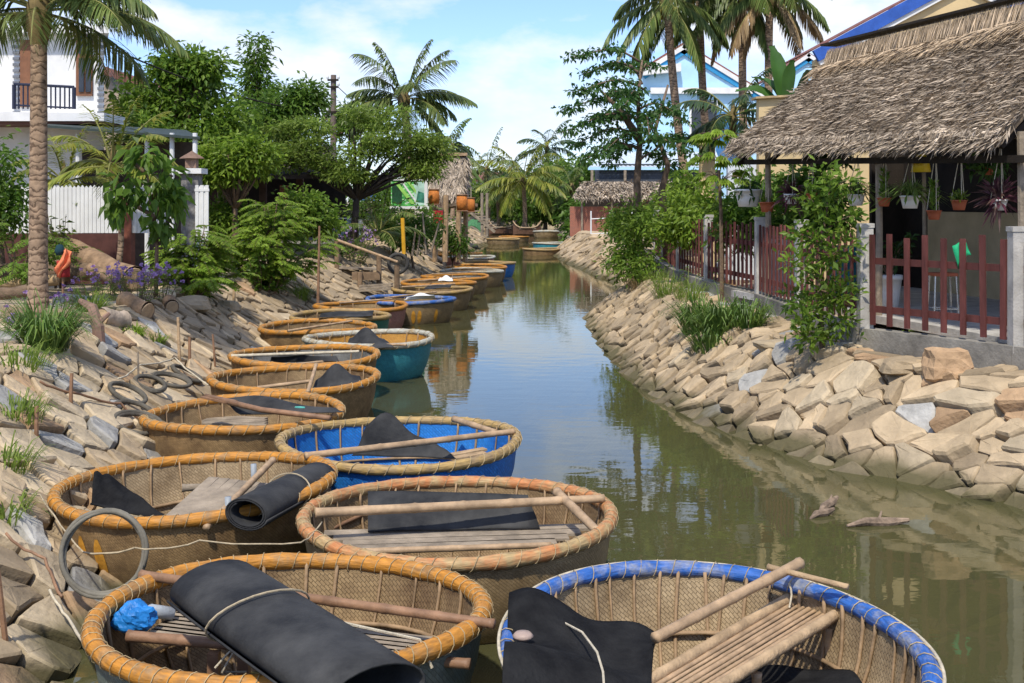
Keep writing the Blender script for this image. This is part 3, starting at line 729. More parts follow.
sl = MB(); sl.prism([G(650, 94, d-.1), G(752, 94, d-.1), G(752, 88, d-.1), G(650, 88, d-.1)], (0, -.35, 0)); sl.build('ledge', M_WHITE, bh)
lt = MB(); lt.prism([G(642, 76, d-.2), G(680, 72, d-.2), G(680, 64, d-.2), G(642, 69, d-.2)], (0, -.6, 0)); lt.build('balcony_roof', M_WHITE, bh)
mb = MB(); mb.prism([G(716, 160, d-.02), G(738, 160, d-.02), G(738, 112, d-.02), G(716, 112, d-.02)], (0, -.05, 0)); mb.build('shutter', mat('blue_shutter', (.05, .17, .36), .7, .1), bh)
bh2 = thing('blue_house', (11, 44, 1.2), 'small light blue gable between the banana plant and the straw roof', 'house'); d = 84.0
mb = MB(); mb.prism([G(772, 226), G(850, 226), G(850, 80), G(808, 56), G(772, 80)], (0, 5, 0)); mb.build('wall', M_LBLUE, bh2)
for a_, b_ in (((808, 53), (856, 84)), ((808, 53), (766, 81))):
    p0, p1 = G(*a_, d-.02), G(*b_, d-.02); q = (p1-p0).normalized(); up = Vector((-q.z, 0, q.x)); up = up if up.z > 0 else -up
    for lo, hi, m_, nm, dep in ((-.56, -.28, MATS['mid_blue'], 'blue_verge', -.15), (-.275, -.03, M_WHITE, 'white_verge', -.25), (-.027, .08, M_TILE, 'roof', 5)):
        mb = MB(); mb.prism([p0+up*lo, p1+up*lo, p1+up*hi, p0+up*hi], (0, dep, 0)); mb.build(nm, m_, bh2)

# ---------------------------------------------------------------- metal roofed hall, thatched brick hut (right, middle distance)
d = 76.0; mh = thing('metal_roof_hall', G(640, 240), 'low hall with pale corrugated metal roof behind the brick hut', 'hall')
mb = MB(); p0, p1, p2, p3 = G(588, 167), G(722, 167), G(716, 152, d+5), G(618, 152, d+5)
rows = []
for u in np.linspace(0, 1, 4): rows.append([p0.lerp(p3, u).lerp(p1.lerp(p2, u), v)+Vector((0, 0, .05*(i % 2))) for i, v in enumerate(np.linspace(0, 1, 60))])
mb.grid(rows, thick=.06); mb.build('roof', mat('pale_metal', (.50, .56, .60), .5, .12, 3), mh)
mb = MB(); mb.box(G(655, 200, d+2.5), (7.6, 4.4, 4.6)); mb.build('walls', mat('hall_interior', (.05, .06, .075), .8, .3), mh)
mb = MB(); mb.beam(G(588, 168.5, d-.05), G(722, 168.5, d-.05), .08, .18); mb.build('fascia', M_LBLUE, mh)
for px in (592, 625, 668, 712):
    mb = MB(); mb.box(G(px, 205, d), (.16, .16, 4.6)); mb.build('post', M_WOODG, mh)
d = 64.0; th = thing('thatched_hut', G(620, 240), 'low hut with straw roof on red brick walls across the canal', 'hut')
mb = MB(); mb.grid([[G(lerp(574, 704, v), 197-3*math.sin(v*9)*.3, d-.4).lerp(G(lerp(585, 696, v), 182, d+1.6), u)+Vector((0, 0, .12*math.sin(u*PI))) for v in np.linspace(0, 1, 20)] for u in np.linspace(0, 1, 6)], thick=.1)
mb.build('thatch_bed', M_STRAWB, th)
lv = LV(); n_ = 3500; U = RNG.uniform(-.03, 1, n_); V = RNG.uniform(0, 1, n_)
P = np.array([G(lerp(573, 705, v), 197.5, d-.45).lerp(G(lerp(584, 697, v), 181.5, d+1.6), u)+Vector((0, 0, .12*math.sin(u*PI)+.03)) for u, v in zip(U, V)])
lv.add(P, np.array([0, -1, -.6])+RNG.normal(size=(n_, 3))*.35, np.array([[0, 0, 1.]])+RNG.normal(size=(n_, 3))*.4, RNG.uniform(.25, .6, n_), RNG.uniform(.05, .1, n_), .2); lv.build('thatch', M_STRAW, th)
bm = bpy.data.materials.new('red_brick'); bm.use_nodes = True; t = bm.node_tree; n = t.nodes; l = t.links
c = n.new('ShaderNodeTexCoord'); mpn = n.new('ShaderNodeMapping'); mpn.inputs['Rotation'].default_value = (R(90), 0, 0); mpn.inputs['Scale'].default_value = (1, 1, 1)
br = n.new('ShaderNodeTexBrick'); br.inputs['Scale'].default_value = 4.5; br.inputs['Color1'].default_value = (.33, .09, .045, 1); br.inputs['Color2'].default_value = (.24, .07, .04, 1); br.inputs['Mortar'].default_value = (.3, .2, .15, 1); br.inputs['Mortar Size'].default_value = .03
l.new(c.outputs['Object'], mpn.inputs[0]); l.new(mpn.outputs[0], br.inputs[0]); l.new(br.outputs[0], n['Principled BSDF'].inputs[0]); n['Principled BSDF'].inputs['Roughness'].default_value = .9
mb = MB(); mb.prism([G(570, 238, d), G(646, 238, d), G(646, 206.5, d), G(570, 206.5, d)], (0, .22, 0)); mb.prism([G(571, 238, d+.01), G(571, 206.5, d+.01), G(570.9, 206.5, d+5), G(570.9, 238, d+5)], (.2, 0, 0)); mb.build('brick_wall', bm, th)
mb = MB(); mb.prism([G(569, 242, d-.04), G(648, 242, d-.04), G(648, 236.5, d-.04), G(569, 236.5, d-.04)], (0, .3, 0)); mb.build('footing', M_CONCD, th)
mb = MB()
for k in range(3):
    for j in range(8):
        mb.box(G(642+j*3.4+(k % 2)*1.7, 196+k*4.2, d-.02), (.12, .2, .14))
mb.prism([G(640, 194, d-.02), G(672, 194, d-.02), G(672, 192, d-.02), G(640, 192, d-.02)], (0, .2, 0)); mb.build('brick_lattice', bm, th)
for px in (582, 612, 638, 672):
    mb = MB(); mb.tube([G(px, 240, d-.2), G(px, 196, d-.2)], .06, 6); mb.build('post', M_WOODG, th)
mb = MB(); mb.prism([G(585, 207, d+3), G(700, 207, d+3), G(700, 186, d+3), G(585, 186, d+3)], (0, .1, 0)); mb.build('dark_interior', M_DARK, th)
# white pipe fence in front of the brick wall
d = 58.0; wf = thing('pipe_rail_fence', G(610, 238), 'thin white pipe railing in front of the red brick wall', 'railing')
for px in (591, 610, 632):
    mb = MB(); mb.tube([G(px, 240), G(px, 211)], .035, 6); mb.build('post', M_WHITE, wf)
for py in (219, 234):
    mb = MB(); mb.tube([G(591, py), G(634, py-2)], .025, 6); mb.build('rail', M_WHITE, wf)

# ---------------------------------------------------------------- left bank buildings
d = 27.0; wh = thing('white_house', (-11, 28, 1.2), 'white two storey house with brown window behind the near palm', 'house')
mb = MB(); mb.prism([G(-160, 271), G(104, 271), G(104, 32), G(-160, 32)], (-2.3, 6, 0)); mb.build('walls', M_WHITE, wh)
mb = MB(); mb.prism([G(-165, 33, d-.3), G(109, 33, d-.3), G(109, 25, d-.3), G(-165, 25, d-.3)], (-2.4, 6.6, 0)); mb.build('roof_slab', M_WHITE, wh)
wn = MB(); wn.prism([G(77, 96, d), G(93, 96, d), G(93, 32.5, d), G(77, 32.5, d)], (0, -.07, 0)); w_ = wn.build('window', mat('brown_frame', (.20, .09, .045), .6, .2), wh)
for a_, b_ in ((79, 84), (86, 91)):
    for y0, y1 in ((36, 54), (58, 92)):
        mb = MB(); mb.prism([G(a_, y1, d-.08), G(b_, y1, d-.08), G(b_, y0, d-.08), G(a_, y0, d-.08)], (0, -.02, 0)); mb.build('pane', MATS['dark_glass'], w_)
dr = MB(); dr.prism([G(21, 107, d), G(34, 107, d), G(34, 40, d), G(21, 40, d)], (0, -.06, 0)); dr.build('balcony_door', MATS['brown_frame'], wh)
for k in range(13):   # quoin blocks up the corner
    for x0, x1, nm in ((98, 104.2, 'quoin'), (13.5, 20, 'quoin')):
        mb = MB(); y0 = 114-k*6.0; mb.prism([G(x0, y0, d-.003), G(x1, y0, d-.003), G(x1, y0-2.6, d-.003), G(x0, y0-2.6, d-.003)], (0, -.05, 0)); mb.build(nm, mat('grey_quoin', (.16, .17, .19), .8, .2), wh)
mb = MB(); mb.prism([G(-160, 121, d-1.2), G(104, 121, d-1.2), G(104, 113, d-1.2), G(-160, 110, d-1.2)], (0, 1.4, 0)); mb.build('balcony_slab', M_WHITE, wh)
mb = MB(); mb.prism([G(-160, 124, d-1.15), G(103, 124, d-1.15), G(103, 121.2, d-1.15), G(-160, 121.2, d-1.15)], (0, 1.2, 0)); mb.build('soffit', mat('brown_soffit', (.12, .05, .03), .7, .2), wh)
rl = MB(); rl.tube([G(14, 84, d-1), G(74, 87, d-1)], .03, 6); rl.tube([G(14, 105, d-1), G(74, 108, d-1)], .02, 6)
M_RAIL = mat('dark_blue_rail', (.02, .025, .05), .5, .2)
rl.build('balcony_rail', M_RAIL, wh)
for px in np.linspace(14, 74, 14):
    mb = MB(); mb.tube([G(px, 84+px*.045, d-1), G(px, 109, d-1)], .018 if 14 < px < 74 else .045, 6); mb.build('baluster', M_RAIL, wh)
# porch canopy
d = 24.5; pc = thing('porch', G(130, 235), 'flat green edged porch roof on slim white posts in front of the house', 'porch')
mb = MB(); p = [G(45, 125), G(200, 137), G(186, 130, d+3), G(52, 122, d+4)]; mb.prism(p, (0, 0, -.05)); mb.build('roof', mat('green_grey_roof', (.035, .05, .045), .6, .15), pc)
for px, dd in ((147, d+.4), (172, d+.2), (195, d+.1), (78, d+.4)):
    mb = MB(); mb.tube([G(px, 280, dd), G(px, 133, dd)], .05, 8); mb.build('post', M_WHITE, pc)
mb = MB(); mb.prism([G(82, 272, d+2.2), G(112, 272, d+2.2), G(112, 150, d+2.2), G(82, 150, d+2.2)], (0, .1, 0)); mb.build('doorway', mat('dark_door', (.03, .02, .015), .7, .3), pc)
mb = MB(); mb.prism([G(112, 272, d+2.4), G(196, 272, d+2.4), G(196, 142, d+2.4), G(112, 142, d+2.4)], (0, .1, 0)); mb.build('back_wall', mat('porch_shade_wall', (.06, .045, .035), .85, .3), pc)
# white slat fence on low brown wall
d = 22.5; sf = thing('slat_fence', G(100, 255), 'white slat fence on a low wall in front of the white house', 'fence')
for k, px in enumerate(np.linspace(-60, 204, 66)):
    if 164 < px < 199: continue
    mb = MB(); pp = G(px, 212, d+.0); top = 187+abs(math.sin(k))*1.2; a_ = G(px, 233); b_ = G(px, top)
    mb.prism([a_+Vector((-.034, 0, 0)), a_+Vector((.034, 0, 0)), b_+Vector((.034, 0, 0)), b_+Vector((0, 0, .045)), b_+Vector((-.034, 0, 0))], (0, .03, 0)); mb.build('slat', M_WHITE, sf)
for py in (193, 226):
    mb = MB(); mb.beam(G(-60, py, d+.06), G(164, py, d+.06), .04, .09); mb.build('rail', M_WHITE, sf)
mb = MB(); mb.prism([G(-60, 284), G(130, 284), G(130, 233.5), G(-60, 233.5)], (0, .2, 0)); mb.build('low_wall', mat('maroon_wall', (.09, .035, .028), .8, .25), sf)
mb = MB(); mb.prism([G(123, 284, d-.05), G(131, 284, d-.05), G(131, 190, d-.05), G(123, 190, d-.05)], (0, .25, 0)); mb.build('gate_post', mat('rust_post', (.22, .075, .045), .8, .3), sf)
gp = thing('gate_pillar', G(189, 262), 'grey stone gate pillar topped with a small roofed lantern', 'pillar'); c0 = G(189, 220)
mb = MB(); mb.box(c0+Vector((0, .2, -.2)), (.32, .32, 2.15)); mb.build('shaft', mat('grey_stone_clad', (.20, .19, .18), .9, .35, 9, .6, 20), gp)
mb = MB(); mb.box(c0+Vector((0, .2, .92)), (.48, .48, .1)); mb.build('cap', M_WHITE, gp)
mb = MB(); c1 = c0+Vector((0, .2, .97)); mb.box(c1+Vector((0, 0, .1)), (.2, .2, .18)); mb.lathe([(.24, .19), (.2, .22), (.06, .3), (0, .34)], 4, c1); mb.build('lantern', mat('lantern_stone', (.22, .14, .10), .8, .3), gp)
gt = thing('white_gate', G(207, 262), 'narrow white metal gate right of the stone pillar', 'gate')
for px in (197, 202, 207):
    mb = MB(); mb.box(G(px, 231), (.06, .03, 1.72)); mb.build('bar', M_WHITE, gt)
for py in (190, 250):
    mb = MB(); mb.box(G(202, py), (.27, .04, .05)); mb.build('rail', M_WHITE, gt)
# tan house roof behind
d = 38.0; tr = thing('tan_house', G(120, 200), 'tan walled house with tiled roof end beside the white house', 'house')
mb = MB(); mb.prism([G(60, 220), G(150, 220), G(150, 92), G(106, 74), G(60, 74)], (0, 5, 0)); mb.build('wall', mat('tan_render', (.40, .32, .24), .9, .15), tr)
mb = MB(); mb.prism([G(100, 73, d-.3), G(152, 92, d-.3), G(152, 85, d-.3), G(104, 66, d-.3)], (0, 5.5, 0)); mb.build('roof', M_TILE, tr)
# dark timber house among the trees
d = 36.0; dh = thing('timber_house', G(270, 250), 'dark open timber house in the shade of the left trees', 'house')
mb = MB(); mb.prism([G(205, 250, d+3), G(345, 250, d+3), G(345, 160, d+3), G(205, 160, d+3)], (0, .2, 0)); mb.build('back_wall', M_DARK, dh)
mb = MB(); mb.prism([G(205, 176, d-2), G(338, 174, d-2), G(335, 145, d+3), G(215, 147, d+3)], (0, 0, -.12)); mb.build('roof', mat('dark_roof', (.06, .045, .04), .9, .3), dh)
for px in (213, 228, 263, 300):
    mb = MB(); mb.box(G(px, 215), (.2, .2, 3.2)); mb.build('post', mat('brown_post', (.10, .06, .04), .85, .3), dh)
mb = MB(); mb.box(G(284, 212), (.22, .2, 1.6)); mb.build('brick_pier', bm, dh)
mb = MB(); mb.prism([G(213, 262, d-4), G(330, 262, d-4), G(330, 244, d-4), G(213, 244, d-4)], (0, 6, 0)); mb.build('plinth', M_CONCD, dh)

# utility pole and wires
d = 44.0; up = thing('utility_pole', G(333, 240), 'tall grey wooden utility pole rising among the left trees', 'utility pole')
mb = MB(); mb.tube([G(333, 245), G(333.5, 75)], [.13, .10], 10); mb.build('pole', mat('pole_grey', (.17, .13, .11), .9, .3), up)
for py in (80, 87, 112):
    mb = MB(); mb.box(G(333, py, d-.12), (.4, .07, .07)); br_ = mb.build('bracket', M_DARK, up)
    for sx in (-.2, .2):
        mb = MB(); mb.lathe([(0, 0), (.04, 0), (.05, .05), (.03, .12), (0, .13)], 8, G(333, py, d-.12)+Vector((sx, 0, .045))); mb.build('insulator', M_WHITE, br_)
def wire(a_, b_, sag, label, r=.02):
    mb = MB(); mb.tube([Vector(a_).lerp(Vector(b_), u)-Vector((0, 0, sag*4*u*(1-u))) for u in np.linspace(0, 1, 16)], r, 5)
    tag(mb.build('wire', M_DARK), label, 'wire', 'overhead wires')
wire(G(328, 112), G(60, 24, 26), .4, 'overhead black wire running from the pole to the white house', .022)
wire(G(338, 87), G(440, 150, 70), .5, 'thin overhead wire sagging right from the utility pole', .015)
wire(G(338, 112), G(282, 108, 60), .3, 'short overhead wire leaving the left of the pole', .015)

# blue awning, banner, thatched hut on the left
d = 46.0; aw = thing('awning', G(330, 240), 'bright blue tarpaulin awning under the feathery tree', 'awning')
mb = MB(); mb.grid([[G(lerp(309, 346, v), 195, d-1.2).lerp(G(lerp(314, 342, v), 187, d+.8), u)+Vector((0, 0, .06*math.sin(v*9))) for v in np.linspace(0, 1, 12)] for u in np.linspace(0, 1, 4)], thick=.02); mb.build('tarp', mat('blue_tarp', (.10, .42, .66), .6, .15), aw)
for px in (312, 343):
    mb = MB(); mb.tube([G(px, 245, d-1), G(px, 193, d-1)], .04, 6); mb.build('post', M_WOODG, aw)
aw2 = thing('awning', G(365, 240, 50), 'small deeper blue awning right of the bright one', 'awning')
mb = MB(); mb.grid([[G(lerp(352, 378, v), 200, 49).lerp(G(lerp(356, 376, v), 194, 51), u) for v in np.linspace(0, 1, 6)] for u in np.linspace(0, 1, 3)], thick=.02); mb.build('tarp', mat('blue_tarp2', (.03, .2, .5), .6, .15), aw2)
for px in (354, 376):
    mb = MB(); mb.tube([G(px, 245, 49.2), G(px, 199, 49.2)], .04, 6); mb.build('post', M_WOODG, aw2)
d = 37.0; sg = thing('banner_sign', G(409, 250), 'green and white printed banner on posts beside the left thatched hut', 'sign')
bmx = bpy.data.materials.new('banner_print'); bmx.use_nodes = True; t = bmx.node_tree; n = t.nodes; l = t.links
c = n.new('ShaderNodeTexCoord'); mpn = n.new('ShaderNodeMapping'); mpn.inputs['Rotation'].default_value = (0, R(40), 0); mpn.inputs['Scale'].default_value = (1, 1, 3)
wv = n.new('ShaderNodeTexNoise'); wv.inputs['Scale'].default_value = 4.2; wv.inputs['Detail'].default_value = 4; r_ = n.new('ShaderNodeValToRGB')
es = r_.color_ramp.elements; es[0].position = .3; es[0].color = (.02, .13, .05, 1); es[1].position = .5; es[1].color = (.08, .45, .07, 1)
for po, cc in ((.56, (.35, .65, .3)), (.64, (.75, .8, .75)), (.75, (.2, .5, .4))): e_ = es.new(po); e_.color = (*cc, 1)
l.new(c.outputs['Object'], mpn.inputs[0]); l.new(mpn.outputs[0], wv.inputs[0]); l.new(wv.outputs[0], r_.inputs[0]); l.new(r_.outputs[0], n['Principled BSDF'].inputs[0])
mb = MB(); mb.prism([G(391, 206), G(428, 206), G(428, 181), G(391, 180)], (0, .04, 0)); mb.build('panel', bmx, sg)
for pts_, mm_, dy_ in (([(392, 203), (402, 203), (402, 184), (392, 184)], mat('print_dark_green', (.015, .07, .03), .6, .7, 3, 0), .012), ([(414, 205), (427, 205), (427, 182), (414, 182)], mat('print_mint', (.42, .62, .52), .6, .25, 4, 0), .012), ([(416, 202), (425, 203), (424, 193), (418, 191)], mat('print_teal', (.05, .22, .15), .6, .6, 5, 0), .016),
                     ([(394, 182), (398, 182), (415, 204), (411, 204)], mat('print_lime', (.30, .60, .12), .6, .2, 4, 0), .020), ([(401, 182), (403, 182), (416, 200), (416, 203)], M_WHITE, .020), ([(407, 182), (410, 182), (416, 190), (416, 194)], MATS['print_lime'], .020)):
    mb = MB(); mb.prism([G(x_, y_, d-dy_) for x_, y_ in pts_], (0, .003, 0)); mb.build('print_area', mm_, sg)
mb = MB(); mb.beam(G(426, 206, d-.02), G(426, 181, d-.02), .04, .1); mb.beam(G(390, 207.5), G(429, 207.5), .08, .08); mb.beam(G(390, 179.5), G(429, 180), .06, .05); mb.build('frame', M_WHITE, sg)
for px in (393, 426):
    mb = MB(); mb.tube([G(px, 255, d+.1), G(px, 207, d+.1)], .05, 8); mb.build('post', M_WOODG, sg)
d = 41.0; hu = thing('thatched_hut', G(450, 255), 'tall narrow straw thatched hut on poles at the left waterside', 'hut')
mb = MB(); top = [G(438, 156, d+1), G(466, 156, d+1), G(466, 156, d+2), G(438, 156, d+2)]; bot = [G(424, 198, d-.6), G(459, 196, d-.6), G(468, 192, d+3), G(428, 192, d+3)]
mb.grid([[bot[k % 4].lerp(top[k % 4], u**.7) for k in range(5)] for u in np.linspace(0, 1, 6)]); mb.build('roof_bed', M_STRAWB, hu)
lv = LV(); n_ = 4200; P = []
for _ in range(n_):
    k = random.choice((0, 0, 0, 1, 3)); u = random.random(); v = random.random(); q0 = bot[k].lerp(bot[(k+1) % 4], v); q1 = top[k].lerp(top[(k+1) % 4], v); P.append(q0.lerp(q1, u**.7)+Vector((0, -.05, .02)))
lv.add(P, np.array([0, -.3, -1])+RNG.normal(size=(n_, 3))*.3, np.array([[0, -1., .3]])+RNG.normal(size=(n_, 3))*.4, RNG.uniform(.2, .55, n_), RNG.uniform(.03, .07, n_), .2); lv.build('thatch', M_STRAW, hu)
mb = MB(); mb.beam(G(436, 155, d+1), G(467.5, 154.5, d+1), .5, .1); mb.build('ridge_board', M_BAM, hu)
for px, dd in ((446, 38), (459, 38.5), (436, 42), (466, 42)):
    mb = MB(); mb.tube([G(px-1, 262, dd), G(px, 195, dd)], .09, 8); mb.build('post', M_BAM, hu)
mb = MB(); mb.grid([[G(lerp(449, 478, v), 204+u*2-2*math.sin(v*3), 40+u*3) for v in np.linspace(0, 1, 6)] for u in np.linspace(0, 1, 3)], thick=.1); mb.build('lean_roof', M_STRAWB, hu)
def barrel(px, py, w, h, dd, label):
    c = atd(px, py, dd); k = dd/FP; t_ = thing('hanging_basket', c-Vector((0, 0, h*k/2)), label, 'basket', 'orange woven baskets hung on the left hut')
    mb = MB(); mb.lathe([(0, -h*k/2), (w*k*.46, -h*k/2), (w*k*.52, 0), (w*k*.46, h*k/2), (0, h*k/2)], 14, c); mb.build('body', mat('orange_basket', (.48, .16, .03), .75, .25, 12, .4, 40), t_, True)
    mb = MB()
    for q in (-.5, .5): mb.tube([c+Vector((math.cos(a_)*w*k*.48, math.sin(a_)*w*k*.48, q*h*k)) for a_ in np.linspace(0, 2*PI, 14, endpoint=False)], .02, 5, closed=True)
    mb.build('hoop', M_BAMD, t_); mb = MB(); mb.tube([c+Vector((0, 0, h*k/2)), c+Vector((0, 0, h*k/2+.35))], .012, 5); mb.build('cord', M_CORD, t_)
barrel(434, 197, 11, 15, 37.5, 'orange woven basket hanging right of the green banner')
barrel(462, 203, 11, 16, 38, 'orange woven basket hanging at the right side of the straw hut')
barrel(471, 205, 8, 14, 40, 'narrower orange basket, furthest right of the straw hut')
rs = thing('red_crate', G(440, 226, 40), 'red crate on the shelf under the straw hut', 'crate')
mb = MB(); mb.box(G(440, 220, 40), (.42, .4, .2)); mb.box(G(440, 213, 40), (.42, .4, .16)); mb.build('body', mat('red_plastic', (.34, .015, .02), .6, .2), rs)
d = 52.0; stp = thing('landing_stairs', G(485, 235), 'wooden stairs leading down to the water beyond the straw hut', 'stairs')
for k in range(7):
    mb = MB(); mb.box(G(472+k*3.4, 211+k*2.7), (.7, .3, .05)); mb.build('tread', M_WOODG, stp)
for dy in (-.2, .2):
    mb = MB(); mb.beam(G(470, 212, d+dy), G(495, 232, d+dy), .06, .12); mb.build('stringer', M_WOODG, stp)
for px in (482, 487):
    mb = MB(); mb.tube([G(px, 236, 58), G(px, 193, 58)], .07, 6); tag(mb.build('mooring_post', M_WOODG), 'tall bare grey post %s behind the landing stairs' % ('left' if px < 485 else 'right'), 'post', 'posts by the landing stairs')
mb = MB(); mb.grid([[G(lerp(466, 482, v), 224+6*v*u+4*u, 66-u*2)+Vector((0, 0, .25*math.sin(v*PI))) for v in np.linspace(0, 1, 7)] for u in np.linspace(0, 1, 4)], thick=.03)
tag(mb.build('green_tarp', mat('green_tarp', (.05, .17, .05), .7, .3)), 'green tarpaulin heaped on the bank below the landing stairs', 'tarp')
fc = thing('far_house', G(487, 195, 125), 'far white house half hidden by palms at the canal end', 'house')
mb = MB(); mb.prism([G(470, 208, 125), G(508, 208, 125), G(508, 180, 125), G(470, 180, 125)], (0, 6, 0)); mb.build('wall', M_WHITE, fc)
mb = MB(); mb.prism([G(466, 181, 124.5), G(512, 181, 124.5), G(504, 174, 128), G(474, 174, 128)], (0, 0, .2)); mb.build('roof', M_TILE, fc)
# ---------------------------------------------------------------- basket boats
M_CORDT = mat('tan_cord', (.38, .31, .20), .9, .25, 20, .2, 120)
M_LASH = mat('lashing_cord', (.40, .31, .17), .9, .3, 20, .2, 120)
O_RIM = rimmat('rim_orange', (.50, .215, .03), (.30, .19, .09), .55)
Y_RIM = rimmat('rim_straw', (.42, .28, .10), (.30, .21, .11), .5)
R_RIM = rimmat('rim_redorange', (.50, .20, .07), (.42, .30, .14), .47)
B_RIM = rimmat('rim_blue', (.03, .12, .40), (.27, .28, .30), .52)
W_RIM = rimmat('rim_pale', (.45, .44, .36), (.35, .25, .12), .55)
H_BRN = weave('hull_brown', (.15, .09, .04), (.36, .235, .105), .48, patch=3.5)
H_TAN = weave('hull_tan', (.22, .15, .07), (.40, .29, .15), .5, patch=3.5)
I_BRN = weave('inner_brown', (.13, .075, .035), (.36, .25, .125), .48, nu=90, nv=11)
I_TAN = weave('inner_tan', (.20, .135, .07), (.44, .33, .19), .48, nu=90, nv=11)
I_GREY = weave('inner_grey', (.13, .13, .12), (.25, .25, .23), .5)
H_BLUE = weave('hull_blue', (.008, .10, .42), (.02, .20, .60), .45, .5, 80, 10, patch=1.6, bump=.5)
H_TEAL = weave('hull_teal', (.03, .22, .28), (.06, .33, .38), .5, .55, 80, 10, patch=1.6, bump=.5)
H_DULL = weave('hull_dull_teal', (.09, .15, .15), (.20, .22, .18), .5, .6, 80, 10, patch=2.5, bump=.5)
H_PINK = weave('hull_pink', (.38, .14, .10), (.50, .28, .22), .5, .65, 80, 10, patch=1.6, bump=.5)
H_GREEN = weave('hull_green', (.02, .13, .085), (.04, .20, .13), .5, .55, 80, 10, patch=1.6, bump=.5)
I_ORNG = weave('inner_orange', (.42, .19, .03), (.55, .29, .06), .5, .6, 80, 10, patch=1.6, bump=.3)
M_RIB = mat('rib_split', (.30, .20, .11), .7, .35, 7, .2, 40)
H_ = .74
PROF = [(0, 0), (.33, 0), (.52, .012), (.67, .05), (.785, .13), (.865, .235), (.925, .36), (.97, .50), (.995, .66), (1.0, H_)]
BOATS = {}
def make_boat(key, px, d, D, label, rim, hull, inner, ribs=0, lash=60, tilt=(0, 0), n=48, zr=.55, rr=.044, cord=None, x=None, sy=1.0):
    x = (px-512)/FP*d if x is None else x
    if d > 20 and zr == .55: zr = .47
    Rr = D/2*.975; z0 = zr-H_
    t = thing('basket_boat', (x, d, z0), label, 'basket boat', 'round basket boats moored along the canal')
    ph = [random.uniform(0, 6.3) for _ in range(4)]
    def wob(a, z):
        k = z/H_; return 1+k*(.014*math.sin(2*a+ph[0])+.008*math.sin(3*a+ph[1])+.004*math.sin(5*a+ph[3])), k*.018*math.sin(2*a+ph[2])
    f = Rr-rr*.6
    pr = [(r_*f, z) for r_, z in PROF]
    mb = MB(); mb.lathe(pr, n, wob=wob); k0 = len(mb.f)
    inn = [((r_*f-.022) if r_ > .01 else 0, z+.02 if z < H_-.01 else z) for r_, z in PROF]
    mb.lathe(inn[::-1], n, wob=wob, mi=1)
    mb.build('hull', [hull, inner], t, True, local=True)
    def rimpt(a, off=0, dz=0):
        w, z = wob(a, H_); return Vector(((f*w+off)*math.cos(a), (f*w+off)*math.sin(a), H_+z+dz))
    mb = MB(); mb.tube([rimpt(2*PI*i/(n+16)) for i in range(n+16)], [rr*(1+.07*math.sin(i*1.7)+.04*math.sin(i*.61)) for i in range(n+16)], 12, closed=True); ro = mb.build('rim', rim, t, True, local=True)
    if lash:
        mb = MB(); P = []; tot = lash*10
        for i in range(tot):
            b = 2*PI*i/10; a0 = 2*PI*i/tot+.03*math.sin(i*.031)+.016*math.sin(i*.083+1); c = rimpt(a0); rad = Vector((math.cos(a0), math.sin(a0), 0))
            P.append(c+(rad*math.cos(b)+Vector((0, 0, 1))*math.sin(b))*(rr*1.06+.002))
        mb.tube(P, .0026 if d < 10 else .004, 4, closed=True)
        mb.build('lashing', cord or M_LASH, ro, local=True)
    for i in range(ribs):
        a = 2*PI*(i+random.uniform(-.25, .25))/ribs; s_ = MB(); w_ = random.uniform(.007, .012); tw = random.uniform(-.08, .08); path = []
        for r_, z in PROF[1:]:
            w, dz = wob(a, z); q = (r_*f-.034)*w; aa = a+tw*(1-z/H_); path.append(Vector((q*math.cos(aa), q*math.sin(aa), z+.035*(1-z/H_)+dz)))
        path = path[1:] if d < 12 else path
        s_.tube(path, w_, 6); s_.build('rib', M_RIB, t, True, local=True)
    if ribs:
        for zz in ((.40,) if d > 9 else (.42, .17)):
            rf = float(np.interp(zz, [p_[1] for p_ in PROF], [p_[0] for p_ in PROF])); mb = MB()
            mb.tube([Vector(((rf*f-.055)*wob(a, zz)[0]*math.cos(a), (rf*f-.055)*wob(a, zz)[0]*math.sin(a), zz+.012*math.sin(3*a+ph[1]))) for a in np.linspace(0, 2*PI, 40, endpoint=False)], .013, 6, closed=True)
            mb.build('inner_hoop', M_RIB, t, True, local=True)
    t.rotation_euler = (R(tilt[0]), R(tilt[1]), 0); t.scale = (1, sy, 1)
    BOATS[key] = (t, Vector((x, d, z0)), f, rimpt, wob)
    return t
def part(key, mb, name, m, smooth=False):
    """world coordinate mesh -> part of a boat (undoing the boat's small tilt)"""
    t = BOATS[key][0]; M = (Matrix.Translation(t.location) @ t.rotation_euler.to_matrix().to_4x4() @ Matrix.Diagonal((*t.scale, 1))).inverted()
    mb.v = [tuple(M @ Vector(p)) for p in mb.v]
    return mb.build(name, m, t, smooth, local=True)
def pole(key, a_, b_, r, name='crossbar', m=None, bow=.0):
    mb = MB(); mb.bamboo(a_, b_, r, 8, bow=bow); return part(key, mb, name, m or M_BAM, True)

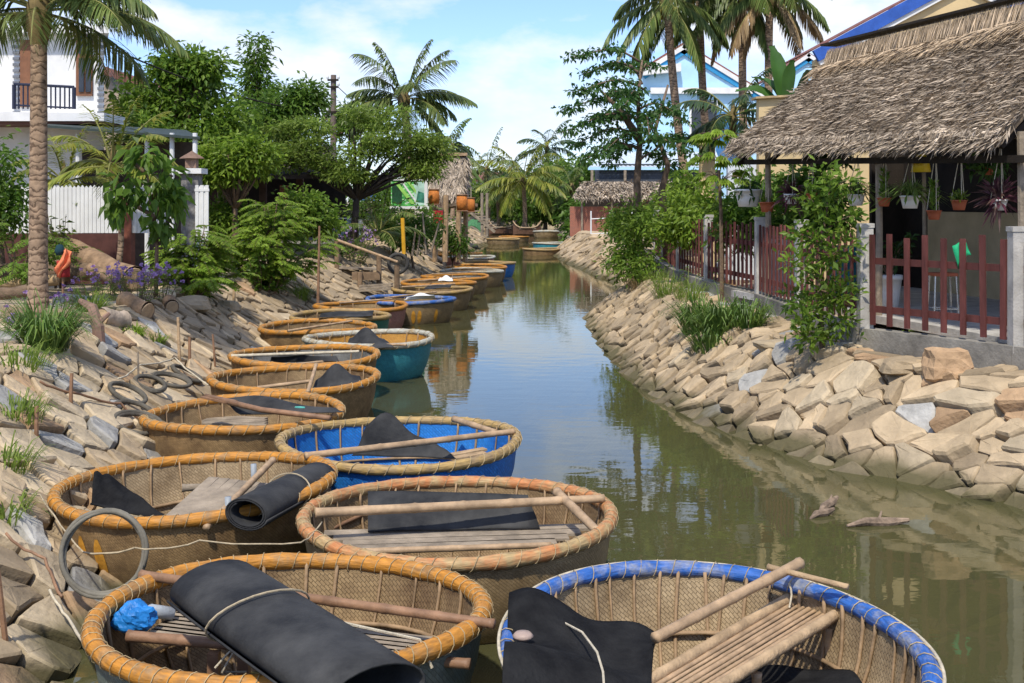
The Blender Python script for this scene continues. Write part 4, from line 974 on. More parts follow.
make_boat('A', 293, 6.11, 2.04, 'nearest left basket boat with thick orange rim and a black roll across it', O_RIM, H_DULL, I_BRN, 26, 74, (0, 0), 64, rr=.046, sy=.93)
make_boat('Z', 712, 5.66, 2.04, 'nearest basket boat with blue rim and a slatted bamboo seat', B_RIM, H_BRN, I_TAN, 44, 60, (0, 0), 64, rr=.043, sy=1.22)
make_boat('B', 460, 7.99, 2.15, 'basket boat with worn red orange rim, long plank seat and two resting poles', R_RIM, H_TAN, I_BRN, 26, 56, (0, 0), 64, rr=.043)
make_boat('C', 202, 8.88, 2.10, 'large orange rimmed basket boat with grey planks and a rolled mat inside', O_RIM, H_BRN, I_TAN, 26, 64, (0, -2.5), 64, rr=.043)
make_boat('D', 400, 10.47, 2.19, 'basket boat painted bright blue inside and out with a straw coloured rim', Y_RIM, H_BLUE, H_BLUE, 22, 52, (0, 0), 56, rr=.041)
make_boat('E', 245, 11.85, 2.02, 'orange rimmed brown basket boat with a dark oar and black mat over its far side', O_RIM, H_BRN, I_BRN, 22, 44, (0, -1), 56, rr=.043)
make_boat('F', 294, 14.15, 2.06, 'orange rimmed basket boat with a peaked black mat and a short upright stick', O_RIM, H_BRN, I_BRN, 20, 36, (0, 0), 48)
make_boat('G', 304, 16.2, 2.07, 'orange rimmed basket boat with grey inside and a pale pole laid across', O_RIM, H_BRN, I_GREY, 20, 30, (0, 0), 48)
make_boat('H', 369, 18.2, 2.02, 'teal basket boat with orange inside, pale rim and black mat', W_RIM, H_TEAL, I_ORNG, 18, 30, (0, 0), 48)
make_boat('I', 318, 20.6, 2.03, 'dark hulled basket boat with dull orange rim beyond the teal boat', O_RIM, H_BRN, I_BRN, 16, 24, (0, 0), 40)
make_boat('J', 341, 22.6, 1.95, 'green hulled basket boat with worn straw rim tucked behind the dark one', Y_RIM, H_GREEN, I_BRN, 14, 0, (0, 0), 40)
make_boat('K', 361, 24.7, 2.0, 'basket boat with pink hull and orange rim', O_RIM, H_PINK, I_BRN, 14, 0, (0, 0), 40)
make_boat('L', 411, 26.3, 2.0, 'basket boat with blue rim over a tan hull with yellow paint marks', B_RIM, H_TAN, I_BRN, 14, 0, (0, 0), 40)
make_boat('M', 432, 29.2, 2.0, 'basket boat with broad straw rim and plain tan hull right behind the blue rimmed one', Y_RIM, H_TAN, I_BRN, 12, 0, (0, 0), 36)
make_boat('N', 439, 31.7, 2.02, 'basket boat with bright orange rim and a white cloth bundle inside', O_RIM, H_BRN, I_BRN, 12, 0, (0, 0), 36)
make_boat('O', 455, 34.2, 2.0, 'basket boat with orange rim and greenish grey inside', O_RIM, H_TAN, I_GREY, 12, 0, (0, 0), 36)
make_boat('P', 472, 36.9, 2.0, 'basket boat with pale worn rim showing its tan side to the water', W_RIM, H_TAN, I_BRN, 10, 0, (0, 0), 36)
make_boat('Q', 477, 39.2, 2.0, 'orange rimmed basket boat between the pale rimmed and the blue hulled one', O_RIM, H_BRN, I_BRN, 0, 0, (0, 0), 32)
make_boat('R', 488, 41.6, 2.0, 'far basket boat with blue hull and thin straw rim', Y_RIM, H_BLUE, I_BRN, 0, 0, (0, 0), 32)
make_boat('S', 470, 45.8, 2.0, 'far basket boat with pink hull below the stone point', W_RIM, H_PINK, I_BRN, 0, 0, (0, 0), 32)
make_boat('T', 458, 48.8, 2.0, 'far orange rimmed basket boat nearest to the left thatched hut', O_RIM, H_TAN, I_BRN, 0, 0, (0, 0), 32)
make_boat('U', 503, 72, 2.1, 'straw rimmed basket boat floating alone off the stone point', Y_RIM, H_TAN, I_TAN, 0, 0, (0, 0), 32, zr=.32)
make_boat('V', 514, 76, 2.0, 'basket boat half hidden behind the lone straw rimmed one', O_RIM, H_TAN, I_BRN, 0, 0, (0, 0), 32, zr=.32)
make_boat('W', 541, 58, 1.85, 'brown basket boat moored in mid canal before the brick hut', Y_RIM, H_BRN, I_TAN, 0, 0, (0, 0), 32, zr=.28)
make_boat('X', 550, 66, 2.0, 'teal basket boat moored behind the brown one by the brick hut', W_RIM, H_TEAL, H_TEAL, 0, 0, (0, 0), 32, zr=.28)
make_boat('Y', 546, 84, 1.9, 'small pale basket boat at the far right end of the canal', W_RIM, H_TAN, I_BRN, 0, 0, (0, 0), 32)

# yellow paint marks on two hulls
def hullmarks(key, angs, mm, z0, z1, wd):
    t, o, f, rp, wob = BOATS[key]
    for a in angs:
        rows = []
        for u in np.linspace(0, 1, 7):
            z = lerp(z0, z1, u); rf = float(np.interp(z, [p_[1] for p_ in PROF], [p_[0] for p_ in PROF])); hw = wd*math.sqrt(max(.08, 1-(2*u-1)**2))
            rows.append([Vector(((rf*f+.005)*wob(aa, z)[0]*math.cos(aa), (rf*f+.005)*wob(aa, z)[0]*math.sin(aa), z+wob(aa, z)[1])) for aa in np.linspace(a-hw, a+hw, 5)])
        mb = MB(); mb.grid(rows); mb.build('paint_mark', mm, t, True, local=True)
M_YMARK = mat('yellow_mark', (.55, .26, .03), .7, .4, 9, .2)
hullmarks('L', (R(-82), R(-74), R(-50)), M_YMARK, .30, .58, .05)
hullmarks('C', (R(-128), R(-118)), M_YMARK, .25, .6, .05)

# -- boat A fittings
pole('A', atz(141, 575, .60), atz(494, 624, .60), .028, 'crossbar', M_BAMD)
pole('A', atz(128, 636, .47), atz(470, 664, .47), .03, 'crossbar', M_BAMD)
for k in range(7):
    u = k/6; a_ = atz(lerp(178, 150, u), lerp(612, 632, u), .42); b_ = atz(lerp(470, 440, u), lerp(645, 668, u), .42)
    mb = MB(); mb.beam(a_, b_, .07, .016, mi=0); part('A', mb, 'seat_slat', M_WOODG)
for px, py in ((214, 672), (244, 676)):
    mb = MB(); a_ = atz(px, py-20, .44); mb.beam(a_, a_-Vector((0, 0, .38)), .055, .055, up=(0, 1, 0)); part('A', mb, 'seat_leg', M_BAMD)
# -- boat B
for k in range(4):
    u = k/3; a_ = atz(lerp(324, 352, u), lerp(534, 549, u), .42); b_ = atz(lerp(592, 556, u), lerp(527, 542, u), .42); mb = MB(); mb.beam(a_, b_, .125, .018); part('B', mb, 'seat_plank', M_WOODG)
pole('B', atz(350, 552, .45), atz(551, 545, .45), .022, 'seat_edge_pole')
pole('B', atz(315, 513, .62), atz(604, 498.5, .62), .033)
pole('B', atz(557, 492, .64), atz(597, 531, .58), .032, 'cross_stick')
pole('B', atz(318, 535, .35), atz(368, 512, .4), .016, 'brace', M_BAMD)
# -- boat C
for k in range(6):
    u = k/5; a_ = atz(lerp(214, 266, u), lerp(478, 484, u), .50); b_ = atz(lerp(160, 208, u), lerp(527, 530, u), .40); mb = MB(); mb.beam(a_, b_, .085, .018); part('C', mb, 'deck_plank', M_WOODG)
pole('C', atz(273, 460, .62), atz(206, 528, .50), .026, 'crossbar', M_BAM)
pole('C', atz(182, 488, .42), atz(224, 486, .42), .03, 'short_pole', M_WOODG)
for px, y0, y1 in ((254.5, 495, 464), (229, 530, 497)):
    a_ = atz(px, y0, .38); mb = MB(); mb.tube([a_, atd(px-1, y1, a_.y)], .023, 10); part('C', mb, 'pipe_upright', mat('grey_pipe', (.28, .31, .33), .5, .1), True)
# -- boat D
pole('D', atz(305, 456, .62), atz(514, 431.5, .62), .03)
pole('D', atz(454, 419, .62), atz(495, 432, .62), .03, 'cross_stick')
for k in range(2):
    mb = MB(); mb.beam(atz(452, 455+k*4, .40), atz(485, 449+k*4, .42), .09, .02); part('D', mb, 'floor_plank', M_CUT)
# -- E, F, G, H and farther
for k in range(4):
    mb = MB(); mb.beam(atz(204, 416+k*2.2, .35), atz(266, 419+k*2.2, .35), .1, .02); part('E', mb, 'floor_plank', M_WOODG)
pole('F', atz(257, 388, .45), atz(312, 381, .5), .024); pole('F', atz(308, 392, .55), atz(316, 365, .72), .024, 'upright_stick', M_BAM)
pole('G', atz(231, 356, .61), atz(359, 351.5, .61), .022, m=M_CORD)
pole('G', atz(272, 367, .5), atz(338, 360, .5), .02)
pole('H', atz(340, 344, .5), atz(406, 345, .6), .022)
pole('I', atz(288, 331, .55), atz(352, 321, .6), .022)
pole('K', atz(340, 303, .6), atz(392, 299, .6), .022); pole('L', atz(385, 298, .6), atz(436, 292, .62), .02)
pole('M', atz(402, 287, .6), atz(455, 284, .6), .022); pole('N', atz(418, 281, .6), atz(466, 277, .62), .02); pole('O', atz(432, 274, .6), atz(480, 272, .6), .02); pole('P', atz(452, 269, .6), atz(492, 268, .6), .02)
# -- boat Z: slatted seat, beams
a_, b_, c_, e_ = atz(664+128, 600, .44), atz(846, 612, .44), atz(652, 683, .44), atz(724, 688, .44)
c_ = a_+(c_-a_)*1.15; e_ = b_+(e_-b_)*1.15
for k in range(8):
    u = (k+.5)/8; mb = MB(); mb.bamboo(a_.lerp(b_, u*.9+.05), c_.lerp(e_, u*.9+.05), .011 if k % 3 else .016, 6); part('Z', mb, 'seat_slat', M_BAM, True)
for p0, p1 in ((a_, c_), (b_, e_)):
    mb = MB(); mb.bamboo(p0+Vector((0, 0, .02))-(p1-p0)*.03, p1+Vector((0, 0, .02)), .030, 10); part('Z', mb, 'seat_rail', M_CUT, True)
for u in (.04, .96):
    mb = MB(); mb.bamboo(a_.lerp(c_, u)-(b_-a_)*.05-Vector((0, 0, .045)), b_.lerp(e_, u)+(b_-a_)*.28-Vector((0, 0, .045)), .022, 8); part('Z', mb, 'seat_bearer', M_BAM, True)
for u in (.1, .62):
    mb = MB(); q = a_.lerp(b_, .9).lerp(c_.lerp(e_, .9), u)-Vector((0, 0, .05)); mb.bamboo(q, q-Vector((0, 0, .36)), .024, 8); part('Z', mb, 'seat_leg', M_BAM, True)
pole('Z', atz(800, 563, .66), atz(655, 638, .58), .030, 'crossbar')
pole('Z', atz(768, 567, .655), atz(848, 587, .64), .018, 'rim_pole', M_CUT)
mb = MB(); q = atz(789, 583, .58); mb.tube([q+Vector((.01*math.sin(k), -.01*k, -.03*k)) for k in range(5)], .006, 5); part('Z', mb, 'tie_cord', M_CORD)
# outer pale cord round the blue rim
t, o, f, rp, wob = BOATS['Z']; mb = MB(); mb.tube([rp(a, .045, .022) for a in np.linspace(0, 2*PI, 90, endpoint=False)], .009, 6, closed=True); mb.build('rim_cord', M_CORD, t, True, local=True)

# ---------------------------------------------------------------- mats, rolls and small things in the boats
def roll(p0, p1, r, label, turns=1.4, flat=1.0, taper=1.0, cords=(.5,), tail=None):
    """an open spiral of rubber sheet"""
    p0 = Vector(p0); p1 = Vector(p1); ax = (p1-p0).normalized(); x = ax.cross(Vector((0, 0, 1))).normalized(); y = x.cross(ax); rows = []
    for u in np.linspace(0, 1, 9):
        row = []; rr = r*lerp(1, taper, u)
        for a in np.linspace(.3, .3+turns*2*PI, int(26*turns)):
            q = rr*(1-.10*(a-.3)/(2*PI))*(1+.03*math.sin(2*a+u*3)); row.append(p0.lerp(p1, u)+x*math.cos(-a)*q+y*math.sin(-a)*q*flat)
        rows.append(row)
    mb = MB(); mb.grid(rows, thick=.010); o = tag(mb.build('rubber_mat', M_BLACK, smooth=True), label, 'mat')
    for u in cords:
        rr = r*lerp(1, taper, u)*1.06; mb = MB(); mb.tube([p0.lerp(p1, u+.05*math.sin(a))+x*math.cos(a)*rr+y*math.sin(a)*rr*flat for a in np.linspace(0, 2*PI, 24, endpoint=False)], .0055, 6, closed=True); mb.build('tie_cord', M_CORDT, o)
    if tail:
        mb = MB(); mb.tube(tail, .0055, 6); mb.build('cord_tail', M_CORD, o)
    return o
def sheet(c4, label, sag=0., peak=None, m=None, name='rubber_mat', cat='mat', nz_=.012, n=12, thick=.009, curl=0):
    """c4: corners far-left, far-right, near-right, near-left"""
    a_, b_, c_, d_ = [Vector(q) for q in c4]; rows = []
    sd_ = random.uniform(0, 50)
    for v in np.linspace(0, 1, n):
        row = []
        for u in np.linspace(0, 1, n+3):
            p = a_.lerp(b_, u).lerp(d_.lerp(c_, u), v); p.z -= sag*4*u*(1-u)*(1 if v > .05 else .6)
            p.z += nz_*noise.noise(Vector((u*2.2+sd_, v*2.2, 0)))*2+curl*(2*v-1)**2
            if peak: p.z += peak[2]*math.exp(-((u-peak[0])**2+(v-peak[1])**2)/(2*peak[3]**2))
            row.append(p)
        rows.append(row)
    mb = MB(); mb.grid(rows, thick=thick); return tag(mb.build(name, m or M_BLACK, smooth=True), label, cat)
q0, q1 = atz(212, 584, .74), atz(376, 694, .66)
ro = roll(q0, q1, .245, 'big black rubber roll tied with cord lying across the nearest orange rimmed boat', 1.12, .5, 1.05, (.33,), [atz(215, 668, .5), atz(240, 640, .62), atz(222, 672, .47), atz(246, 672, .42)])
mb = MB(); mb.tube([q0.lerp(q1, .62)+Vector((.1, .1, .08)), atz(420, 640, .62), atz(432, 668, .5)], .0075, 6); mb.build('tie_cord', M_CORD, ro)
roll(atz(246, 514, .60), atz(318, 476, .60), .16, 'black mat rolled into a tube in the boat with grey planks', 2.6, .7, 1.0, (.55,))
sheet([atz(94, 474, .64), atz(114, 478, .58), atz(168, 522, .36), atz(90, 508, .45)], 'black cloth slumped against the left inside of the boat with grey planks', 0, None, M_BCLOTH, 'cloth', 'cloth', .04)
sheet([atz(368, 493, .60), atz(528, 496, .62), atz(540, 528, .44), atz(368, 532, .44)], 'flat black mat leaning behind the plank seat of the red orange rimmed boat', 0, (.5, .2, .02, .3), nz_=.01)
sheet([atz(368, 436, .60), atz(432, 440, .56), atz(456, 458, .44), atz(352, 456, .44)], 'grey black mat folded to a peak in the bright blue boat', 0, (.30, .15, .24, .22), nz_=.01)
sheet([atz(222, 404, .60), atz(330, 408, .62), atz(344, 412, .66), atz(240, 416, .55)], 'curved black mat over the far side of the boat with the dark oar', 0, (.28, .2, .10, .28), nz_=.01)
sheet([atz(318, 380, .55), atz(360, 377, .60), atz(364, 388, .52), atz(312, 390, .50)], 'black mat heaped to a peak beside the short upright stick', 0, (.45, .3, .2, .22))
sheet([atz(350, 340, .58), atz(384, 340, .58), atz(394, 348, .56), atz(346, 349, .50)], 'black mat standing peaked in the teal boat', 0, (.45, .3, .22, .22))
sheet([atz(272, 357, .56), atz(336, 357, .56), atz(340, 362, .50), atz(270, 362, .48)], 'low black mat in the grey lined boat', 0, (.4, .4, .05, .3))
sheet([atz(322, 313, .60), atz(374, 311, .60), atz(372, 316, .54), atz(318, 318, .54)], 'dark mat lying flat in the green hulled boat', 0)
sheet([atz(428, 285.5, .60), atz(452, 284.5, .60), atz(450, 288, .55), atz(424, 289, .55)], 'small dark mat in the boat with the broad straw rim', 0)
sheet([atz(440, 278, .66), atz(452, 278, .66), atz(453, 281, .6), atz(438, 281, .6)], 'white cloth bundle in the boat with bright orange rim', 0, (.5, .5, .1, .2), M_WHITE, 'cloth', 'cloth')
sheet([atz(408, 297, .66), atz(434, 295, .68), atz(436, 298, .6), atz(404, 300, .6)], 'white sheet bundled in the boat with the blue rim', 0, (.5, .5, .1, .2), M_WHITE, 'cloth', 'cloth')
# boat Z cloths
cl = sheet([atz(510, 604, .62), atz(657, 630, .50), atz(648, 712, .46), atz(500, 712, .64)], 'black cloth draped over the left rim of the blue rimmed boat', 0, (.08, .12, .10, .12), M_BCLOTH, 'cloth', 'cloth', .07, 22, .012)
mb = MB(); mb.tube([atz(563, 622, .60), atz(582, 632, .64), atz(597, 652, .66), atz(603, 672, .66), atz(605, 700, .66)], .0055, 6); mb.build('tie_cord', M_CORD, cl)
sheet([atz(740, 668, .22), atz(850, 672, .28), atz(880, 700, .3), atz(720, 700, .2)], 'black mat lying on the floor of the blue rimmed boat', 0, None, M_BCLOTH, nz_=.02)
sheet([atz(690, 622, .22), atz(712, 618, .22), atz(720, 636, .18), atz(700, 640, .18)], 'small dark scrap of cloth behind the bamboo beam', 0, (.5, .5, .06, .3), M_BCLOTH, 'cloth', 'cloth')
fl_ = MB(); p = atz(523, 640, .62); fl_.lathe([(0, 0), (.035, .005), (.05, .02), (.035, .035), (0, .04)], 16, p); tag(fl_.build('float', mat('pale_float', (.36, .27, .22), .5, .1), smooth=True), 'pale round float peeping from under the black cloth', 'float')
p = atz(243, 652, .44); fl_ = MB(); fl_.lathe([(0, 0), (.06, .01), (.09, .045), (.06, .085), (0, .09)], 16, p); tag(fl_.build('float', mat('orange_float', (.70, .13, .03), .45, .1), smooth=True), 'orange float on the seat under the big black roll', 'float')
# oar in E
oa = thing('oar', atz(208, 397, .66), 'dark wooden oar laid across the orange rimmed brown boat', 'oar')
mb = MB(); mb.tube([atz(206, 396.5, .66), atz(262, 410, .67), atz(330, 418, .68)], [.03, .028, .024], 8); mb.build('shaft', M_BAMD, oa, True)
mb = MB(); a_, b_ = atz(206, 396.5, .66), atz(232, 402, .66); mb.beam(a_, b_, .13, .018); mb.build('blade', M_BAMD, oa)
mb = MB(); q = atz(300, 409, .70); mb.tube([q+Vector((.05*math.sin(k*1.9), .02*math.cos(k*2.3), .015)) for k in range(9)], .008, 5); tag(mb.build('rope_knot', mat('teal_rope', (.10, .40, .34), .8, .2)), 'teal rope knotted on the black mat beside the dark oar', 'rope')
# blue bag and bottle
p = atz(134, 630, .44); mb = MB(); nU, nV = 30, 18
for i in range(nV):
    th_ = PI*i/(nV-1)
    for j in range(nU):
        ph_ = 2*PI*j/nU; dv = Vector((math.sin(th_)*math.cos(ph_), math.sin(th_)*math.sin(ph_), math.cos(th_))); k = 1+.35*noise.noise(dv*1.7+Vector((4, 0, 0)))+.12*noise.noise(dv*4)
        mb.v.append(tuple(p+Vector((dv.x*.10*k, dv.y*.08*k, dv.z*.08*k+.06))))
for i in range(nV-1):
    for j in range(nU): j2 = (j+1) % nU; mb.face((i*nU+j, (i+1)*nU+j, (i+1)*nU+j2, i*nU+j2))
tag(mb.build('plastic_bag', mat('blue_plastic', (.02, .20, .55), .45, .3, 9, .5, 25)), 'crumpled blue plastic bag at the left end of the nearest seat', 'bag')
p = atz(150, 621, .45); bo = thing('bottle', p, 'clear plastic bottle lying beside the blue bag', 'bottle')
mb = MB(); ax = Vector((-.75, -.5, .3)).normalized(); c0 = p+Vector((.02, .03, .04)); mb.tube([c0-ax*.10, c0-ax*.095, c0+ax*.03, c0+ax*.06, c0+ax*.075], [.02, .035, .035, .018, .014], 12); mb.build('body', mat('grey_bottle', (.35, .38, .40), .2, .1), bo, True)
mb = MB(); mb.tube([c0+ax*.075, c0+ax*.10], .018, 10); mb.build('cap', M_WHITE, bo, True)

# ---------------------------------------------------------------- ropes, hoops and sticks on the left bank
def hoop(c, rad, tube, ax, label, group='old rubber hoops on the left bank', m=None, wraps=3, sq=1.0):
    c = Vector(c); ax = Vector(ax).normalized(); x = ax.orthogonal().normalized(); y = ax.cross(x); mb = MB()
    for w in range(wraps):
        o = ax*random.uniform(-tube, tube)*.8; rr = rad*random.uniform(.95, 1.03)
        mb.tube([c+o+(x*math.cos(a)*rr+y*math.sin(a)*rr*sq)*(1+.02*math.sin(3*a+w)) for a in np.linspace(0, 2*PI, 40, endpoint=False)], tube*(.75 if wraps > 1 else 1), 8, closed=True)
    return tag(mb.build('hoop', m or mat('weathered_hoop', (.10, .09, .07), .9, .4, 6, .4, 40), smooth=True), label, 'hoop', group)
hoop(atd(104, 553, 7.35), .25, .019, (.12, -1, .25), 'coiled grey hose hoop leaning against the orange rimmed boats', None, mat('grey_hose', (.17, .155, .12), .8, .3), 5)
bank_h = [(138, 437, .22, 'old rubber hoop flat on the stones left of the boat with the oar'), (128, 407, .2, 'old rubber hoop upslope of the tangled hoops'), (172, 392, .22, 'larger old rubber hoop beside the boat with the peaked mat'),
          (150, 396, .17, 'thin old rubber hoop half behind the larger one'), (188, 384, .2, 'old rubber hoop nearest the orange rim with the peaked mat'), (134, 424, .2, 'old rubber hoop crossing the lowest hoop')]
for k, (px, py, rad, lb) in enumerate(bank_h):
    p = atg(px, py); hoop(p+Vector((0, 0, .13)), rad, .03, (.45+random.uniform(-.15, .15), random.uniform(-.5, .1), 1), lb, sq=.9, wraps=2)
hoop(atd(398, 263.5, 29.5), .235, .045, (.1, -1, .05), 'black motorbike tyre hung on a stake by the jetty', None, M_TYRE, 1)
def rope(pts, r, label, m=None):
    pts = [Vector(p) for p in pts]; P = []
    for a_, b_ in zip(pts, pts[1:]):
        for u in np.linspace(0, 1, 6, endpoint=False): P.append(a_.lerp(b_, u)+Vector((0, 0, -.02*4*u*(1-u)))+Vector([random.uniform(-.006, .006) for _ in range(3)]))
    P.append(pts[-1]); mb = MB(); mb.tube(P, r, 6); return tag(mb.build('mooring_rope', m or M_CORD, smooth=True), label, 'rope', 'mooring ropes')
U_ = Vector((0, 0, .16))
rope([atg(2, 505)+U_, atg(40, 520)+U_, atz(84, 552, .45), atz(134, 548, .5)], .006, 'mooring rope from the left stones to the hose hoop', M_CORDT)
rope([atz(134, 548, .55), atz(200, 541, .58), atz(300, 542, .6), atz(322, 522, .62)], .005, 'tan cord stretched between the three nearest boats', M_CORDT)
rope([atg(40, 400)+U_, atg(80, 412)+U_, atg(120, 420)+U_, atz(144, 420, .5)], .012, 'brown rope across the stones to the boat with the oar', M_BAMD)
rope([atg(50, 618)+U_, atg(70, 650)+U_, atz(96, 655, .5), atz(92, 628, .55)], .009, 'slack rope looped beside the nearest orange rim')
rope([atg(5, 560)+U_, atg(45, 585)+U_, atg(62, 625)+U_], .010, 'brown rope trailing down the lowest stones', M_BAMD)
rope([atg(118, 395)+U_, atg(140, 380)+U_, atg(175, 372)+U_, atz(208, 385, .55)], .010, 'thin rope from the hoops to the boat with the peaked mat')
def stick(px, py, h, lean, label, r=.018, m=None, up0=-.1):
    p = atg(px, py); mb = MB(); mb.tube([p+Vector((0, 0, up0)), p+Vector((lean*.5, 0, h*.5)), p+Vector((lean, .02, h))], [r*1.1, r, r*.9], 7)
    return tag(mb.build('stake', m or M_BAMD), label, 'stake', 'stakes driven between the stones')
stick(9, 660, .62, -.09, 'iron stake in the stones at the bottom left corner', .016)
stick(37, 442, .28, -.01, 'short stake in the grass at the left edge')
stick(71, 412, .34, 0, 'short stake beside the brown rope')
stick(139, 385, .36, -.02, 'thin pale stake above the tangled hoops', .012, M_WOODG)
stick(180, 365, .60, -.03, 'tall pale stake in the stones below the logs', .02, M_CUT)
stick(190, 367, .38, -.01, 'dark stake right of the tall pale one', .02)
stick(234, 308, .4, 0, 'pale stake at the foot of the feathery bush', .03, M_CUT)
stick(216, 372, .5, -.05, 'leaning stake beside the grey lined boat', .014)
mb = MB(); a_ = atz(318, 303, .65); mb.tube([a_, atd(319.5, 226, a_.y)], [.03, .02], 7); tag(mb.build('mooring_pole', M_BAMD), 'tall thin dark pole standing by the green hulled boat', 'pole')
for px, py, h, ln, lb in ((412, 256, .9, .12, 'thin'), (417, 256, .75, .1, 'leaning'), (426, 254, 1.2, -.1, 'forked'), (431, 252, .9, .25, 'crossing')):
    p = atd(px, py, 34.5); mb = MB(); mb.tube([p, p+Vector((ln*.5, 0, h*.5)), p+Vector((ln, 0, h))], [.035, .03, .02], 6); tag(mb.build('stake', M_WOODG), f'{lb} grey stake near the yellow post', 'stake', 'stakes by the left hut')
mb = MB(); mb.tube([atd(404, 254, 33), atd(402.5, 218, 33)], .055, 8); tag(mb.build('marker_post', mat('yellow_paint', (.62, .33, .02), .6, .15)), 'bright yellow post beside the tyre', 'post')
# jetty
d = 31.0; je = thing('jetty', G(357, 285), 'small wooden landing stage with sloping handrail on the left bank', 'jetty')
for k in range(8):
    mb = MB(); a_, b_ = G(lerp(329, 338, k/7), 269-k*.2, d+1.6-k*.33), G(lerp(372, 384, k/7), 268+k*.2, d+1.6-k*.33); mb.beam(a_, b_, .24, .05); mb.build('deck_plank', M_WOODG, je)
for px, dd, y0, y1 in ((337, 30.2, 284, 240), (379, 29.9, 292, 255), (360, 29.7, 296, 272), (397, 29.2, 292, 265)):
    mb = MB(); mb.tube([G(px, y0, dd), G(px, y1, dd)], .065, 8); mb.build('post', M_WOOD, je)
mb = MB(); mb.bamboo(G(337, 240, 30.1), G(398, 262, 29.1), .035, 8); mb.build('handrail', M_BAM, je)
for k in range(3):
    mb = MB(); mb.beam(G(360, 286+k*2.4, 29.6-k*.2), G(392, 284+k*2.4, 29.4-k*.2), .18, .04); mb.build('step', M_WOODG, je)
mb = MB(); mb.beam(G(352, 276, 29.8), G(380, 276, 29.8), .05, .2); mb.build('side_board', M_WOOD, je)
# sampans at the end of the canal
def sampan(px0, px1, py, d, label):
    a_, b_ = atd(px0, py, d), atd(px1, py, d); L = (b_-a_).length; t_ = thing('sampan', ((a_.x+b_.x)/2, d, -.05), label, 'sampan', 'long wooden boats at the end of the canal'); mb = MB(); rows = []
    for u in np.linspace(0, 1, 14):
        w = .55*math.sqrt(max(.02, 1-(2*u-1)**2*.97)); z = .55+.5*(2*u-1)**4; c = a_.lerp(b_, u); rows.append([Vector((c.x, d+w*s_, zz)) for s_, zz in ((-1, z), (-.8, .1), (-.4, -.1), (.4, -.1), (.8, .1), (1, z))])
    mb.grid(rows, thick=.04); mb.build('hull', mat('sampan_hull', (.14, .075, .045), .8, .3), t_)
    mb = MB(); mb.tube([Vector((a_.lerp(b_, u).x, d-.57*math.sqrt(max(.02, 1-(2*u-1)**2*.97)), .58+.5*(2*u-1)**4)) for u in np.linspace(0, 1, 14)], .05, 6); mb.build('gunwale', M_BAM, t_)
    for u in (.3, .55, .75):
        mb = MB(); c = a_.lerp(b_, u); mb.beam((c.x, d-.5, .5), (c.x, d+.5, .5), .3, .05); mb.build('thwart', M_WOODG, t_)
sampan(489, 516, 222, 92, 'brown sampan moored left at the end of the canal')
sampan(513, 541, 224, 90, 'dark sampan moored in the middle of the canal end')
# driftwood in the water
for px, py, L, r, az, lb in ((828, 506, .44, .035, 55, 'bleached driftwood stick tilted out of the water'), (822, 514, .3, .03, 35, 'dark waterlogged branch under the bleached driftwood'), (878, 523, .55, .035, 12, 'flat weathered driftwood floating nearest the right stones')):
    p = atz(px, py, .02); dv = Vector((math.cos(R(az)), math.sin(R(az)), .14 if L < .5 else .03)); mb = MB(); mb.tube([p-dv*L*.5, p-dv*L*.2+Vector((0, .02, .015)), p+dv*L*.15, p+dv*L*.5], [r*.3, r, r*1.15, r*.5], 8)
    if L > .4: mb.tube([p, p+Vector((.06, .10, .07))], [r*.5, r*.2], 6)
    tag(mb.build('driftwood', mat('driftwood', (.22, .16, .11), .9, .5, 9, .5)), lb, 'driftwood', 'driftwood near the right bank')

# ---------------------------------------------------------------- logs, orange cloth, litter on the left bank
def log(a_, b_, r, label, m=None, grp='cut logs on the left bank'):
    a_, b_ = Vector(a_), Vector(b_); t_ = thing('log', (a_+b_)/2-Vector((0, 0, r)), label, 'log', grp); P = [a_.lerp(b_, u)+Vector((0, 0, r*.12*math.sin(u*7))) for u in np.linspace(0, 1, 8)]
    mb = MB(); mb.tube(P, [r*(1+.07*math.sin(i*2.1)) for i in range(8)], 14, cap=False); mb.build('bark', m or M_LOG, t_, True)
    ax = (b_-a_).normalized()
    for e_, s_ in ((a_, -1), (b_, 1)):
        mb = MB(); mb.tube([e_-ax*.01*s_, e_+ax*.004*s_], [r*.97, r*.93], 14); mb.build('cut_end', M_CUT, t_)
V3 = Vector
g0 = atg(118, 316)
log(atg(118, 312)+V3((0, .2, .14)), atg(150, 322)+V3((0, -.1, .14)), .13, 'short dark ended log lying among the purple flowers')
log(atg(105, 326)+V3((-.05, 0, .11)), atg(124, 330)+V3((0, 0, .11)), .12, 'short pale log left of the dark ended one', mat('log_pale', (.40, .32, .24), .95, .3, 5, .6, 20))
log(atg(164, 309)+V3((0, .25, .09)), atg(174, 313)+V3((0, -.1, .09)), .10, 'small log end right of the flowers')
log(atd(64, 247, 21.3), atd(134, 279, 19.6), .19, 'big felled trunk sloping down beside the brown wall', None, 'felled trunks by the wall')
log(atd(60, 274, 20.6), atd(108, 268, 20.2), .15, 'dark trunk under the big sloping one', M_BARK, 'felled trunks by the wall')
log(atd(90, 268, 19.4), atd(122, 284, 18.8), .08, 'thin branch log at the front of the trunk pile', None, 'felled trunks by the wall')
log(atd(-20, 277, 20.4), atd(62, 272, 20.8), .2, 'grey trunk behind the near palm', M_BARK, 'felled trunks by the wall')
log(atd(-30, 286, 19.4), atd(58, 280, 19.6), .09, 'long pale pole lying behind the near palm', M_CUT, 'felled trunks by the wall')
log(atd(-30, 296, 18), atd(28, 291, 18.2), .09, 'weathered pole lying nearest behind the palm', M_BARK, 'felled trunks by the wall')
